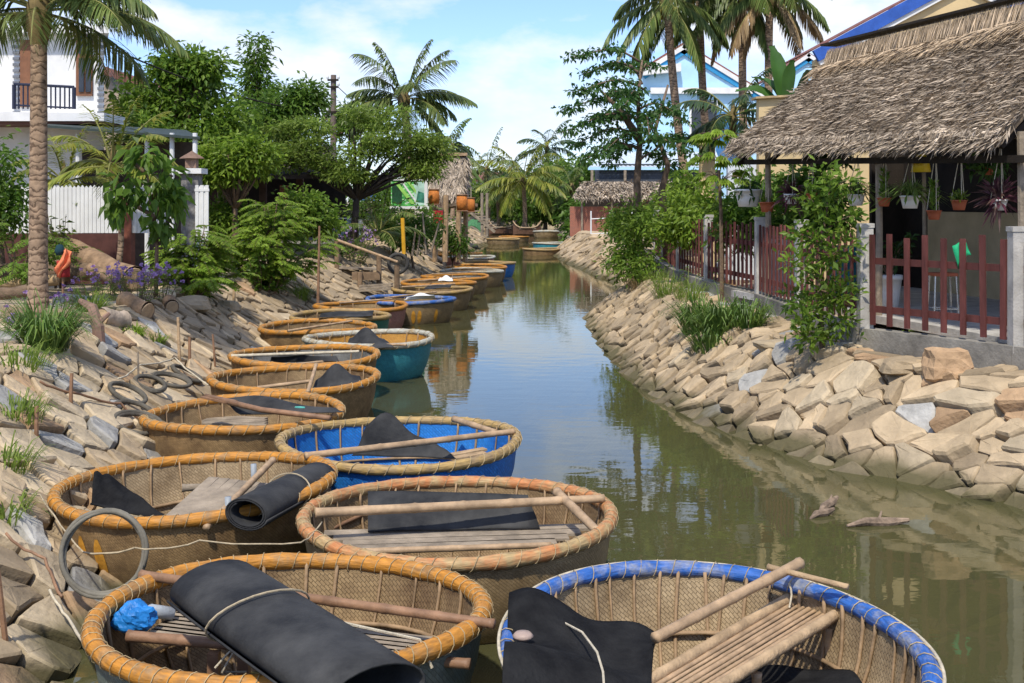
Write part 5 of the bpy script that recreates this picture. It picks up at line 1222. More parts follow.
dw = MB(); p = atg(98, 345); dw.tube([p+V3((.02, 0, -.05)), p+V3((0, 0, .2)), p+V3((-.08, .05, .42)), p+V3((-.25, .1, .5))], [.07, .075, .06, .03], 8); dw.tube([p+V3((0, 0, .25)), p+V3((.12, .05, .36))], [.04, .02], 6)
tag(dw.build('stump', mat('stump_wood', (.24, .15, .11), .95, .35)), 'twisted grey brown stump right of the grass clump', 'stump')
p = atd(63, 291, 18.9)+V3((0, 0, .18)); mb = MB(); mb.tube([p-V3((0, 0, .25)), p+V3((0, 0, .5))], .02, 6); oc = thing('draped_stake', p, 'orange cloth and red rag hung on a stake by the trunk pile', 'cloth'); mb.build('stake', M_BAMD, oc)
mb = MB(); mb.grid([[p+V3((.06+.17*u*(.55+.6*v*(1-v))-.14*v*v+.02*math.sin(u*11+v*5), -.06-.05*math.sin(u*7+v*3), .50-.36*v*(1+.3*math.sin(u*5))-.12*abs(u-.2))) for u in np.linspace(-.4, 1, 10)] for v in np.linspace(0, 1, 8)], thick=.01); mb.build('orange_cloth', mat('orange_cloth', (.75, .22, .10), .85, .12), oc, True)
mb = MB(); mb.grid([[p+V3((-.02+.14*u, -.03-.03*math.sin(u*6), .30-.26*v)) for u in np.linspace(-.5, 1, 8)] for v in np.linspace(0, 1, 5)], thick=.01); mb.build('red_rag', mat('red_cloth', (.35, .03, .03), .85, .2), oc, True)
mb = MB(); mb.lathe([(0, 0), (.06, .01), (.08, .08), (.05, .16), (0, .18)], 12, p+V3((-.05, 0, .38))); mb.build('dark_cap', mat('dark_teal_cloth', (.01, .04, .05), .9, .2), oc, True)
# scooters parked beyond the flowers
def scooter(px, py, d, col, label, rz):
    c = atd(px, py, d); t_ = thing('scooter', c, label, 'scooter', 'scooters parked beyond the flower bush', rz); q = V3((0, 0, 0))
    for y in (-.6, .62):
        mb = MB(); mb.tube([V3((0, y+.24*math.cos(a), .27+.24*math.sin(a))) for a in np.linspace(0, 2*PI, 20, endpoint=False)], .05, 8, closed=True); w_ = mb.build('wheel', M_TYRE, t_, True, local=True)
        mb = MB(); mb.tube([V3((-.03, y, .27)), V3((.03, y, .27))], .15, 12); mb.build('hub', M_STEEL, w_, local=True)
    m_ = mat('scooter_'+label[:5].strip(), col, .3, .05)
    mb = MB(); mb.grid([[V3((.16*math.cos(a)*w, y, z+.14*math.sin(a)*w)) for a in np.linspace(0, 2*PI, 12)] for y, z, w in ((.85, .62, .3), (.6, .62, .9), (.2, .55, 1), (-.1, .42, .7), (-.35, .45, .6), (-.55, .75, .7), (-.62, .95, .5))]); mb.build('body', m_, t_, True, local=True)
    mb = MB(); mb.box((0, .3, .76), (.28, .75, .1)); mb.build('seat', M_BLACK, t_, local=True)
    mb = MB(); mb.tube([V3((-.34, -.5, 1.02)), V3((-.1, -.55, 1.0)), V3((.1, -.55, 1.0)), V3((.34, -.5, 1.02))], .02, 6); mb.tube([V3((0, -.55, 1.0)), V3((0, -.62, .3))], .03, 6); mb.build('handlebar', M_STEEL, t_, local=True)
    for sx in (-.3, .3):
        mb = MB(); mb.tube([V3((sx, -.53, 1.02)), V3((sx*1.1, -.5, 1.2))], .01, 5); mb.box((sx*1.1, -.5, 1.23), (.12, .02, .08)); mb.build('mirror', M_BLACK, t_, local=True)
scooter(342, 250, 38.0, (.35, .5, .7), 'pale blue scooter parked behind the purple flower bush', .5)
scooter(357, 252, 37.5, (.7, .72, .74), 'white scooter parked right of the pale blue one', .3)
# ---------------------------------------------------------------- plants
LF_BRIGHT = leafmat('leaf_bright', (.13, .23, .02), (.26, .36, .045))
LF_FOREST = leafmat('leaf_forest', (.06, .135, .016), (.15, .25, .034))
LF_OLIVE = leafmat('leaf_olive', (.13, .21, .028), (.25, .33, .06))
LF_PALM = leafmat('leaf_palm', (.06, .11, .024), (.18, .22, .06), .3)
LF_PALMD = leafmat('leaf_palm_dark', (.022, .055, .02), (.07, .11, .035), .3)
LF_PALMY = leafmat('leaf_palm_yellow', (.14, .19, .025), (.30, .30, .05), .4)
LF_DRY = leafmat('leaf_dry', (.20, .13, .06), (.34, .24, .12), .2)
LF_BANANA = leafmat('leaf_banana', (.035, .10, .02), (.07, .16, .03), .35)
LF_GRASS = leafmat('leaf_grass', (.06, .13, .02), (.16, .24, .05), .35)
LF_FLOWER = leafmat('petal_purple', (.32, .18, .44), (.50, .34, .60), .3)
M_TRUNKP = None
def palm_bark():
    m = bpy.data.materials.new('palm_bark'); m.use_nodes = True; t = m.node_tree; n = t.nodes; l = t.links; b = n['Principled BSDF']; b.inputs['Roughness'].default_value = .95
    c = n.new('ShaderNodeTexCoord'); w = n.new('ShaderNodeTexWave'); w.bands_direction = 'Z'; w.inputs['Scale'].default_value = 3.4; w.inputs['Distortion'].default_value = 9; w.inputs['Detail'].default_value = 4; w.inputs['Detail Scale'].default_value = 2.2
    l.new(c.outputs['Object'], w.inputs[0]); r = n.new('ShaderNodeValToRGB'); r.color_ramp.elements[0].color = (.12, .075, .045, 1); r.color_ramp.elements[1].color = (.34, .235, .15, 1); r.color_ramp.elements[0].position = .02; r.color_ramp.elements[1].position = .3
    l.new(w.outputs[0], r.inputs[0]); z = n.new('ShaderNodeTexNoise'); z.inputs['Scale'].default_value = 9; z.inputs['Detail'].default_value = 6; l.new(c.outputs['Object'], z.inputs[0])
    mm = n.new('ShaderNodeMix'); mm.data_type = 'RGBA'; mm.blend_type = 'MULTIPLY'; mm.inputs[0].default_value = .8; r2 = n.new('ShaderNodeValToRGB'); r2.color_ramp.elements[0].color = (.5, .5, .5, 1); r2.color_ramp.elements[0].position = .35; r2.color_ramp.elements[1].position = .6
    l.new(z.outputs[0], r2.inputs[0]); l.new(r.outputs[0], mm.inputs[6]); l.new(r2.outputs[0], mm.inputs[7]); l.new(mm.outputs[2], b.inputs[0])
    bp = n.new('ShaderNodeBump'); bp.inputs['Strength'].default_value = .4; bp.inputs['Distance'].default_value = .012; l.new(w.outputs[0], bp.inputs['Height']); l.new(bp.outputs[0], b.inputs['Normal']); return m
M_PALMB = palm_bark()
UPV = np.array([[0, 0, 1.]])

def clump_leaves(lv, C, rc, n, L, Wd, flat=.65, droop=.2, upb=.8):
    """leaves in a loose clump round each centre"""
    for c in C:
        o = RNG.normal(size=(n, 3))*np.array([1, 1, flat])*rc*.55
        D = o/np.maximum(np.linalg.norm(o, axis=1, keepdims=True), 1e-6)+RNG.normal(size=(n, 3))*.6; D[:, 2] -= droop
        lv.add(np.array(c)+o, D, UPV*upb+RNG.normal(size=(n, 3))*.55, L*RNG.uniform(.7, 1.25, n), Wd*RNG.uniform(.7, 1.2, n), .12, droop*.5)
def inball(c, r, k, hollow=.5):
    d = rdir(k); q = RNG.uniform(hollow**3, 1, k)**(1/3)
    return np.array(c)+d*q[:, None]*np.array(r)
def tree(name, base, blobs, label, cat='tree', group=None, leaf=LF_FOREST, L=.12, Wd=.06, clumps=26, per=60, rc=.35, tr=.12, bark=None, lean=0., limbs=10, droop=.25, flat=.65, hollow=.35, mass=1.0):
    """blobs: (px, py, rpx, rpy, depth) crown masses; base: ground point"""
    base = gpt(base[0], base[1]); t = thing(name, base, label, cat, group); lv = LV(); allc = []
    for (px, py, rx, ry, d) in blobs:
        k = d/FP; c = atd(px, py, d); r = (rx*k, (rx+ry)*.5*k*.8, ry*k); n_ = max(4, int(clumps*mass)); C = inball(c, r, n_, hollow); clump_leaves(lv, C, rc, per, L, Wd, flat, droop); allc += [Vector(q) for q in C]
    top = sum((atd(b[0], b[1], b[4]) for b in blobs), Vector())/len(blobs)
    mb = MB(); fork = base.lerp(top, .55); P = [base-Vector((0, 0, .1)), base.lerp(fork, .5)+Vector((lean, 0, 0)), fork]; mb.tube(P, [tr*1.25, tr, tr*.75], 9)
    random.shuffle(allc)
    for q in allc[:limbs]:
        m_ = fork.lerp(q, .5)+Vector((random.uniform(-.2, .2), random.uniform(-.2, .2), random.uniform(0, .25)))*(q-fork).length*.3
        mb.tube([fork-Vector((0, 0, tr)), m_, q], [tr*.55, tr*.3, tr*.1], 6)
    mb.build('trunk', bark or M_BARK, t, True); lv.build('crown', leaf, t); return t
def frond_into(lv, mb, p, az, el, L, droop, ll, n=34, hang=.5, w=.035, twist=.2):
    """a feather palm frond: arching midrib, two rows of leaflets"""
    d = Vector((math.cos(az)*math.cos(el), math.sin(az)*math.cos(el), math.sin(el))); pts = []; q = Vector(p); dd = d.copy(); k = 14
    for i in range(k+1):
        pts.append(q.copy()); q = q+dd*(L/k); dd = (dd+Vector((0, 0, -droop/k*(0.4+1.6*i/k)))).normalized()
    mb.tube(pts, [lerp(.022, .004, i/k)*max(1, L/2.2) for i in range(k+1)], 5)
    A = np.array([list(x) for x in pts]); us = np.linspace(.14, .995, n); idx = us*k; i0 = np.minimum(idx.astype(int), k-1); fr_ = (idx-i0)[:, None]; P = A[i0]*(1-fr_)+A[i0+1]*fr_; T = A[i0+1]-A[i0]; T /= np.linalg.norm(T, axis=1, keepdims=True)
    side = np.cross(T, UPV); nr = np.linalg.norm(side, axis=1, keepdims=True); side = np.where(nr > 1e-3, side/np.maximum(nr, 1e-3), np.array([[1, 0, 0]]))
    env = np.sin(np.clip(us*1.05, 0, 1)*PI*.86+.25)**.7
    for s_ in (-1, 1):
        D = side*s_*1.0+T*.75+np.array([[0, 0, -hang]])+RNG.normal(size=(n, 3))*.12
        up = UPV+side*s_*.3; Ln = ll*env*RNG.uniform(.85, 1.1, n)
        D = D/np.linalg.norm(D, axis=1, keepdims=True)
        D2 = D.copy(); D2[:, 2] -= .55*hang+.2; D2 /= np.linalg.norm(D2, axis=1, keepdims=True); D3 = D2.copy(); D3[:, 2] -= .5*hang
        wd = np.cross(D, up); wd /= np.maximum(np.linalg.norm(wd, axis=1, keepdims=True), 1e-6); p1 = P+D*(Ln*.4)[:, None]; p2 = p1+D2*(Ln*.35)[:, None]; p3 = p2+D3*(Ln*.28)[:, None]
        lv.strip([P, p1, p2, p3], wd, [w*.5, w, w*.7, w*.08])
def palm(base, crown, label, nf=16, L=1.9, ll=.5, tr=.12, leaf=LF_PALM, group=None, els=(-.5, 1.3), droop=1.3, nl=34, trunk=True, coco=0, dry=0, w=.035, azs=None, name='palm_tree', hang=.5, bend=.15):
    base = gpt(base[0], base[1]) if trunk else Vector(base); crown = Vector(crown); t = thing(name, base, label, 'palm tree', group)
    if trunk:
        mb = MB(); k = 14; P = [base.lerp(crown, u)+Vector((bend*math.sin(u*PI), 0, 0))-Vector((0, 0, .15*(1-u))) for u in np.linspace(0, 1, k)]
        mb.tube(P, [tr*lerp(1.12, .86, i/k)*(1+.35*max(0, .12-i/k)/.12) for i in range(k)], 14); mb.build('trunk', M_PALMB, t, True)
        mb = MB(); mb.lathe([(tr*.8, -.35), (tr*1.4, -.1), (tr*1.5, .15), (tr*.6, .5), (0, .6)], 10, crown); mb.build('crownshaft', mat('palm_sheath', (.16, .12, .05), .9, .4), t, True)
    for i in range(nf):
        az = (azs[i % len(azs)] if azs else i*2.4)+random.uniform(-.25, .25); el = lerp(els[1], els[0], (i/max(1, nf-1))**.8)+random.uniform(-.1, .1)
        lv = LV(); mb = MB(); c = crown+Vector((math.cos(az)*.08, math.sin(az)*.08, .1+.2*(1-i/nf)))
        frond_into(lv, mb, c, az, el, L*random.uniform(.82, 1.1), droop*random.uniform(.8, 1.25), ll, nl, hang, w)
        lf = LF_DRY if i >= nf-dry else leaf; lv.build('frond', lf, t, extra=(mb, mat('frond_rib', (.20, .20, .06), .7, .2)))
    for i in range(coco):
        mb = MB(); a = i*2.2; mb.lathe([(0, -.13), (.08, -.09), (.11, 0), (.08, .1), (0, .13)], 10, crown+Vector((math.cos(a)*.26, math.sin(a)*.26, -.15-.12*(i % 2)))); mb.build('coconut', mat('coconut', (.22, .20, .04), .6, .3), t, True)
    return t
def pinnate_bush(name, base, spread, height, nst, label, leaf=LF_BRIGHT, cat='bush', nfr=7, fl=.42, ll=.085, lw=.034, tier=True, group=None, bark=None, npair=11, bare=.2, az0=None, wmax=1.4):
    """stems with feathery compound leaves held in flat sprays"""
    base = gpt(base[0], base[1]); t = thing(name, base, label, cat, group); lv = LV(); mb = MB()
    for s_ in range(nst):
        az = RNG.uniform(0, 2*PI) if az0 is None else az0[s_ % len(az0)]+RNG.uniform(-.4, .4); u = (s_+.5)/nst; h = height*(.25+.75*u)*RNG.uniform(.85, 1.05); out = spread*RNG.uniform(.35, 1.0)*(1.05-.75*u**1.5)
        tip = base+Vector((math.cos(az)*out, math.sin(az)*out, h)); mid = base.lerp(tip, .5)+Vector((0, 0, .22*h)); P = [base.lerp(mid, 0), base.lerp(mid, .6), mid, tip]
        mb.tube(P, [.022, .018, .013, .006], 5)
        for k in range(nfr):
            q = mid.lerp(tip, k/(nfr-1)) if nfr > 1 else tip; a2 = az+RNG.uniform(-1.6, 1.6) if k < nfr-1 else az; el = RNG.uniform(-.05, .45); d = Vector((math.cos(a2)*math.cos(el), math.sin(a2)*math.cos(el), math.sin(el))); pp = q.copy(); T = []; PP = []; n_ = npair
            for j in range(n_): PP.append(list(pp)); T.append(list(d)); pp = pp+d*(fl/n_)*RNG.uniform(.9, 1.1); d = (d+Vector((0, 0, -.09))).normalized()
            PP = np.array(PP); T = np.array(T); sd_ = np.cross(T, UPV); sd_ /= np.maximum(np.linalg.norm(sd_, axis=1, keepdims=True), 1e-3); env = np.sin(np.linspace(.5, 2.7, n_))
            for sg in (-1, 1): lv.add(PP, sd_*sg+T*.5+np.array([[0, 0, -.25]])+RNG.normal(size=(n_, 3))*.1, UPV+RNG.normal(size=(n_, 3))*.15, ll*wmax*env, lw*1.2, .1, .15)
            mb.tube([list(x) for x in PP[::4]]+[list(PP[-1])], .003, 3)
    mb.build('stems', bark or M_BARK, t); lv.build('foliage', leaf, t); return t
def tuft(name, base, n, L, label, leaf=LF_GRASS, rad=.15, w=.014, cat='grass clump', group=None, spread=.7, kind=None):
    base = Vector(base); lv = LV(); a = RNG.uniform(0, 2*PI, n); r = rad*np.sqrt(RNG.uniform(0, 1, n)); P = np.array(base)+np.stack([np.cos(a)*r, np.sin(a)*r, 0*a-.03], 1)
    D = np.stack([np.cos(a)*spread*RNG.uniform(.2, 1, n), np.sin(a)*spread*RNG.uniform(.2, 1, n), np.full(n, 1.)], 1)+RNG.normal(size=(n, 3))*.12; D /= np.linalg.norm(D, axis=1, keepdims=True); Ln = L*RNG.uniform(.6, 1.1, n)
    sidev = np.stack([-np.sin(a), np.cos(a), 0*a], 1); up = np.cross(sidev, D)
    pts = [P]
    for k, (f, dz) in enumerate(((.36, 0), (.30, -.45), (.22, -1.0), (.16, -1.5))):
        D2 = D.copy(); D2[:, 2] += dz*RNG.uniform(.5, 1.25, n); D2 /= np.linalg.norm(D2, axis=1, keepdims=True); pts.append(pts[-1]+D2*(Ln*f)[:, None])
    lv.strip(pts, sidev, [w*.8, w, w*.8, w*.5, w*.05])
    return tag(lv.build(name, leaf, org=base), label, cat, group, kind)
def stemplant(name, base, n, H, L, Wd, label, leaf=LF_MID, spread=.3, cat='plant', group=None, per=16, droop=.3, bark=None, flowers=0, r=.008, bare=.1):
    base = Vector(base); t = thing(name, base, label, cat, group); lv = LV(); mb = MB(); fw = LV()
    for s_ in range(n):
        a = RNG.uniform(0, 2*PI); o = spread*math.sqrt(RNG.uniform(0, 1)); h = H*RNG.uniform(.6, 1.05); b0 = base+Vector((math.cos(a)*o*.4, math.sin(a)*o*.4, -.04)); tip = base+Vector((math.cos(a)*o, math.sin(a)*o, h)); mid = b0.lerp(tip, .5)+Vector((RNG.uniform(-.05, .05), RNG.uniform(-.05, .05), 0))
        mb.tube([b0, mid, tip], [r*1.4, r, r*.5], 5); u = RNG.uniform(bare, 1, per); P = np.array([list(b0.lerp(mid, 2*x) if x < .5 else mid.lerp(tip, 2*x-1)) for x in u]); aa = RNG.uniform(0, 2*PI, per)
        lv.add(P, np.stack([np.cos(aa), np.sin(aa), RNG.uniform(-.3, .8, per)], 1), UPV+RNG.normal(size=(per, 3))*.4, L*RNG.uniform(.6, 1.2, per), Wd*RNG.uniform(.7, 1.2, per), .12, droop)
        for f in range(flowers):
            if RNG.random() < .8:
                c = np.array(tip)+RNG.normal(size=3)*.05; k = 7; fw.add(np.repeat(c[None], k, 0), rdir(k, .5), rdir(k, .5), .045, .04, .1)
    mb.build('stems', bark or M_BARK, t); ex = None
    if flowers and fw.parts:
        e = MB(); e.v = np.concatenate(fw.parts).reshape(-1, 3).tolist(); e.f = np.arange(len(e.v)).reshape(-1, 4).tolist(); ex = (e, LF_FLOWER)
    lv.build('leaves', leaf, t, extra=ex)
    return t

# --- left foreground
palm(atd(38, 312, 15.5), atd(39, 22, 15.5), 'coconut palm with ringed straight trunk in the left foreground', 24, 1.75, .55, .112, LF_PALM, els=(-.1, 1.2), droop=1.15, nl=62, w=.026, hang=.45, bend=.0, azs=[.0, PI, .5, PI+.5, -.5, 2.6, .2, PI-.3, 1.2, -1.2, .9, 3.6])
tuft('grass_clump', atg(45, 350), 420, .72, 'big arching green grass clump at the foot of the near palm', rad=.22, w=.018, spread=.8)
tuft('grass_clump', atg(90, 315), 160, .5, 'drooping pale green grass clump behind the twisted stump', LF_OLIVE, rad=.15, w=.016)
tuft('grass_clump', atg(18, 368), 150, .35, 'low yellowish grass clump left of the big arching one', LF_OLIVE, rad=.3, w=.014)
tuft('grass_clump', atg(12, 420), 170, .30, 'grass clump at the left edge halfway down the bank', LF_OLIVE, rad=.25)
tuft('grass_clump', atg(3, 470), 120, .3, 'grass clump at the lower left edge among stones', LF_OLIVE, rad=.2)
tuft('grass_clump', atg(4, 520), 90, .26, 'lowest grass clump on the left edge beside the mooring rope', LF_OLIVE, rad=.16)
tuft('grass_clump', atg(135, 338), 120, .26, 'small bright grass clump in front of the dark ended log', LF_BRIGHT, rad=.1, w=.018)
tuft('grass_clump', atg(158, 343), 80, .24, 'small dry grass clump between the logs and the tall pale stake', LF_OLIVE, rad=.1)
for i, (px, py, n_, h, lb) in enumerate(((62, 316, 7, .38, 'purple flowers growing right beside the palm trunk'), (115, 305, 20, .5, 'purple flowers behind the pale short log'), (138, 305, 22, .52, 'thick patch of purple flowers behind the dark ended log'), (160, 302, 18, .5, 'purple flowers left of the long tan boulder'), (98, 298, 14, .5, 'purple flowers right of the orange cloth'), (3, 338, 8, .3, 'purple flowers at the left edge beside the grass'))):
    stemplant('flower_plant', atg(px, py), n_, h, .10, .018, lb, LF_OLIVE, .35, 'flowers', 'purple flowers along the left bank', 14, .1, flowers=2, r=.004)
nb = thing('noni_sapling', atg(156, 300), 'young tree with big glossy drooping leaves on a thin bare trunk', 'tree'); lv = LV(); mb = MB(); b0 = atg(156, 300); k = b0.y/FP
for pts in ([(156, 300), (157, 240), (150, 200), (146, 160)], [(152, 215), (125, 200), (110, 190)], [(150, 200), (172, 175)], [(148, 175), (130, 160)], [(153, 222), (160, 205), (168, 195)]):
    mb.tube([atd(x, y, b0.y) for x, y in pts], [.035, .028, .02, .014][:len(pts)], 7)
for px, py, rx, ry in ((146, 152, 28, 16), (168, 178, 18, 22), (126, 185, 24, 18), (148, 195, 30, 26), (160, 225, 12, 16), (118, 205, 10, 14), (175, 200, 10, 12)):
    c = atd(px, py, b0.y); n_ = 52; o = rdir(n_)*RNG.uniform(.2, 1, (n_, 1))*np.array([rx*k, .28, ry*k]); D = o*1.5+RNG.normal(size=(n_, 3))*.2; D[:, 2] -= .35
    lv.add(np.array(c)+o, D, UPV+RNG.normal(size=(n_, 3))*.4, RNG.uniform(.16, .28, n_), RNG.uniform(.09, .145, n_), .15, .25)
mb.build('trunk', M_BARK, nb, True); lv.build('crown', LF_FOREST, nb)
pinnate_bush('feathery_bush', atg(195, 300), 1.0, 1.25, 28, 'lower feathery bush with pinnate leaves right of the young glossy tree', nfr=8, fl=.5, lw=.044)
pinnate_bush('feathery_bush', atg(272, 290), 1.35, 2.0, 54, 'big bright feathery bush spreading over the left stone bank', nfr=9, fl=.5, lw=.046)
pinnate_bush('feathery_bush', atd(20, 262, 20), 1.5, 1.15, 14, 'feathery bush behind the near palm at the left edge', LF_MID, nfr=8, fl=.5)
stemplant('leafy_plant', atg(195, 298), 16, .7, .16, .07, 'dark leafy undergrowth at the foot of the lower feathery bush', LF_FOREST, .6, per=26)
stemplant('leafy_plant', atg(262, 292), 24, .75, .16, .07, 'dark leafy undergrowth below the big feathery bush', LF_FOREST, .8, per=30)
stemplant('leafy_plant', gpt(atd(60, 250, 21).x, 21), 12, 1.3, .15, .06, 'yellow green shrub between the palm trunk and the felled trunks', LF_YEL, .25, per=18)
palm(atd(112, 240, 21), atd(113, 175, 21), 'small yellow leaved palm between the noni tree and the porch', 15, 1.25, .34, .05, LF_PALMY, els=(-.1, 1.35), droop=1.1, nl=28, w=.045, hang=.3)
palm(atd(66, 240, 23.5), atd(64, 190, 23.5), 'small yellowish palm right behind the near palm trunk', 13, 1.15, .32, .05, LF_PALMY, els=(.0, 1.3), droop=1.3, nl=26, w=.045, hang=.3)
tree('shrub_tree', atd(5, 235, 21), [(-12, 165, 26, 30, 21), (8, 205, 22, 24, 21), (-10, 215, 24, 25, 21)], 'dark shrub behind the slat fence at the left edge', leaf=LF_FOREST, L=.14, Wd=.06, clumps=16, per=55, rc=.3, tr=.05)
tree('shrub', atd(232, 250, 31), [(225, 215, 16, 18, 30.5), (250, 222, 14, 14, 30.5), (305, 205, 16, 14, 31), (318, 222, 14, 16, 31)], 'bright shrubs filling the shade before the dark timber house', 'shrub', leaf=LF_MID, L=.16, Wd=.075, clumps=20, per=55, rc=.35, tr=.04)
tree('tree', atd(120, 245, 30), [(140, 128, 12, 14, 30), (140, 150, 12, 16, 30)], 'slender tree close behind the porch of the white house', leaf=LF_MID, L=.19, Wd=.09, clumps=14, per=45, rc=.45, tr=.07, limbs=12)
tuft('grass_clump', atg(300, 300), 140, .5, 'pale tall grass between the big feathery bush and the dark pole', LF_OLIVE, rad=.25)

# --- left background trees
tree('tree', atd(190, 245, 33), [(165, 100, 40, 30, 33), (195, 92, 26, 22, 34), (225, 125, 24, 26, 33), (135, 120, 22, 32, 33), (180, 140, 45, 26, 32.5), (200, 70, 8, 8, 33), (175, 68, 8, 9, 33)], 'large leafy tree rising behind the porch roof', leaf=LF_MID, L=.21, Wd=.10, clumps=30, per=52, rc=.55, tr=.2, limbs=26, hollow=.2)
tree('tree', atd(236, 245, 30), [(232, 160, 34, 22, 30), (215, 170, 16, 18, 30), (255, 158, 14, 16, 30)], 'round yellow green tree in front of the dark timber house', leaf=LF_BRIGHT, L=.17, Wd=.085, clumps=34, per=60, rc=.36, tr=.09, limbs=14)
tree('tree', atd(290, 245, 40), [(290, 105, 22, 18, 40), (272, 120, 18, 16, 40), (306, 98, 8, 12, 40)], 'dark narrow crowned tree left of the utility pole', leaf=LF_FOREST, L=.22, Wd=.10, clumps=24, per=50, rc=.5, tr=.12, limbs=12)
tree('feathery_tree', atd(352, 250, 34), [(300, 130, 30, 14, 34), (430, 150, 16, 12, 34), (314, 152, 24, 14, 33.5), (290, 155, 20, 14, 34), (375, 115, 40, 16, 34), (405, 140, 30, 24, 34), (370, 145, 36, 20, 33.5), (415, 165, 20, 14, 34), (345, 172, 28, 10, 33.5)], 'wide feathery leaved tree with dark forked trunk over the waterside', leaf=LF_OLIVE, L=.15, Wd=.06, clumps=17, per=95, rc=.40, tr=.11, flat=.3, limbs=44, hollow=.1, droop=.15, bark=mat('dark_bark', (.06, .045, .035), .95, .3))
tree('slim_tree', atd(256, 240, 60), [(255, 52, 4, 17, 60), (255, 70, 6, 14, 60), (256, 85, 10, 14, 60), (250, 103, 12, 10, 60), (265, 95, 6, 12, 60)], 'tall thin sparse tree sticking up against the sky', leaf=LF_FOREST, L=.36, Wd=.13, clumps=16, per=24, rc=.6, tr=.09, limbs=26)
palm(atd(408, 250, 44), atd(404, 103, 44), 'coconut palm with raised fronds above the feathery tree', 20, 2.45, .8, .16, LF_PALM, els=(-.5, 1.4), droop=1.0, nl=48, w=.055, hang=.5, azs=[0, PI, .4, PI+.5, -.5, 2.6, 1.4, -1.4, .1, 3.3])
palm(atd(380, 262, 34), atd(378, 238, 34), 'young trunkless palm beside the landing stage', 13, 1.5, .35, .05, LF_PALM, els=(.0, 1.35), droop=1.1, nl=30, trunk=False, w=.035, hang=.3)
tree('shrub', atd(415, 255, 36), [(405, 232, 24, 16, 36), (425, 228, 14, 18, 36.5), (390, 222, 14, 14, 37)], 'dark shrub below the green banner', 'shrub', leaf=LF_FOREST, L=.15, Wd=.07, clumps=22, per=50, rc=.35, tr=.04)
tree('shrub', atd(452, 255, 39), [(448, 235, 12, 12, 39), (458, 244, 7, 8, 38.5)], 'small dark shrub at the foot of the straw hut poles', 'shrub', leaf=LF_FOREST, L=.16, Wd=.07, clumps=14, per=40, rc=.3, tr=.03)
tree('shrub', atd(320, 250, 40), [(340, 212, 16, 14, 40), (365, 215, 18, 14, 40), (385, 200, 20, 14, 40)], 'dark green shrub under the blue awning', 'shrub', leaf=LF_FOREST, L=.16, Wd=.07, clumps=20, per=50, rc=.4, tr=.04)
stemplant('flower_bush', atd(352, 266, 32.5), 30, 1.0, .10, .045, 'bush dotted with pinkish purple flowers behind the landing stage', LF_FOREST, .9, 'bush', None, 24, flowers=3, r=.006)
tree('tree', atd(150, 245, 45), [(260, 140, 40, 26, 45), (310, 175, 30, 20, 46), (140, 170, 40, 30, 44), (345, 120, 18, 14, 48)], 'dark tree mass deep behind the timber house', leaf=LF_FOREST, L=.26, Wd=.12, clumps=26, per=45, rc=.7, tr=.18, limbs=10)

# --- canal end trees
for i, (px, py, rx, ry, d, lb, lf) in enumerate(((545, 195, 26, 26, 100, 'dark round tree at the right of the canal end', LF_FOREST), (580, 175, 24, 22, 105, 'tall dark tree behind the brick hut corner', LF_FOREST), (470, 195, 20, 20, 110, 'bushy tree at the left of the canal end', LF_MID), (440, 180, 18, 24, 100, 'leafy tree behind the straw hut', LF_MID), (560, 178, 22, 18, 112, 'pale leafy tree behind the dark round one', LF_OLIVE), (508, 195, 24, 18, 116, 'low leafy tree straight down the canal', LF_MID), (525, 208, 30, 14, 107, 'low bushes along the canal end', LF_MID), (592, 215, 14, 22, 75, 'leafy tree behind the red brick wall', LF_FOREST))):
    tree('tree', atd(px, 226, d), [(px, py, rx, ry, d), (px-rx*.4, py+ry*.5, rx*.7, ry*.6, d-1), (px+rx*.5, py+ry*.4, rx*.6, ry*.6, d-.5)], lb, 'tree', 'trees around the canal end', leaf=lf, L=.5, Wd=.24, clumps=24, per=32, rc=1.0, tr=.2, limbs=6)
for px, py, d, nf, L, lf, lb in ((523, 182, 92, 22, 4.0, LF_PALMY, 'yellow green coconut palm straight down the canal'), (547, 150, 115, 16, 3.4, LF_PALMD, 'dark palm crown above the trees of the canal end'), (487, 172, 104, 16, 3.6, LF_PALM, 'palm left of the far white house'), (452, 150, 95, 12, 2.2, LF_PALMD, 'dark palm just above the straw hut roof'), (497, 195, 100, 14, 3.2, LF_PALM, 'low palm in front of the far white house'), (572, 190, 96, 16, 3.4, LF_PALM, 'drooping palm at the right of the yellow green one'), (510, 172, 120, 12, 2.4, LF_PALMD, 'farthest dark palm between the two greener ones'), (440, 160, 80, 12, 3.0, LF_PALM, 'palm fronds behind the left straw hut')):
    palm(atd(px, 226, d), atd(px, py, d), lb, nf, L, .95, .17, lf, 'palms at the canal end', els=(-.6, 1.3), droop=1.3, nl=22, w=.13, hang=.5)

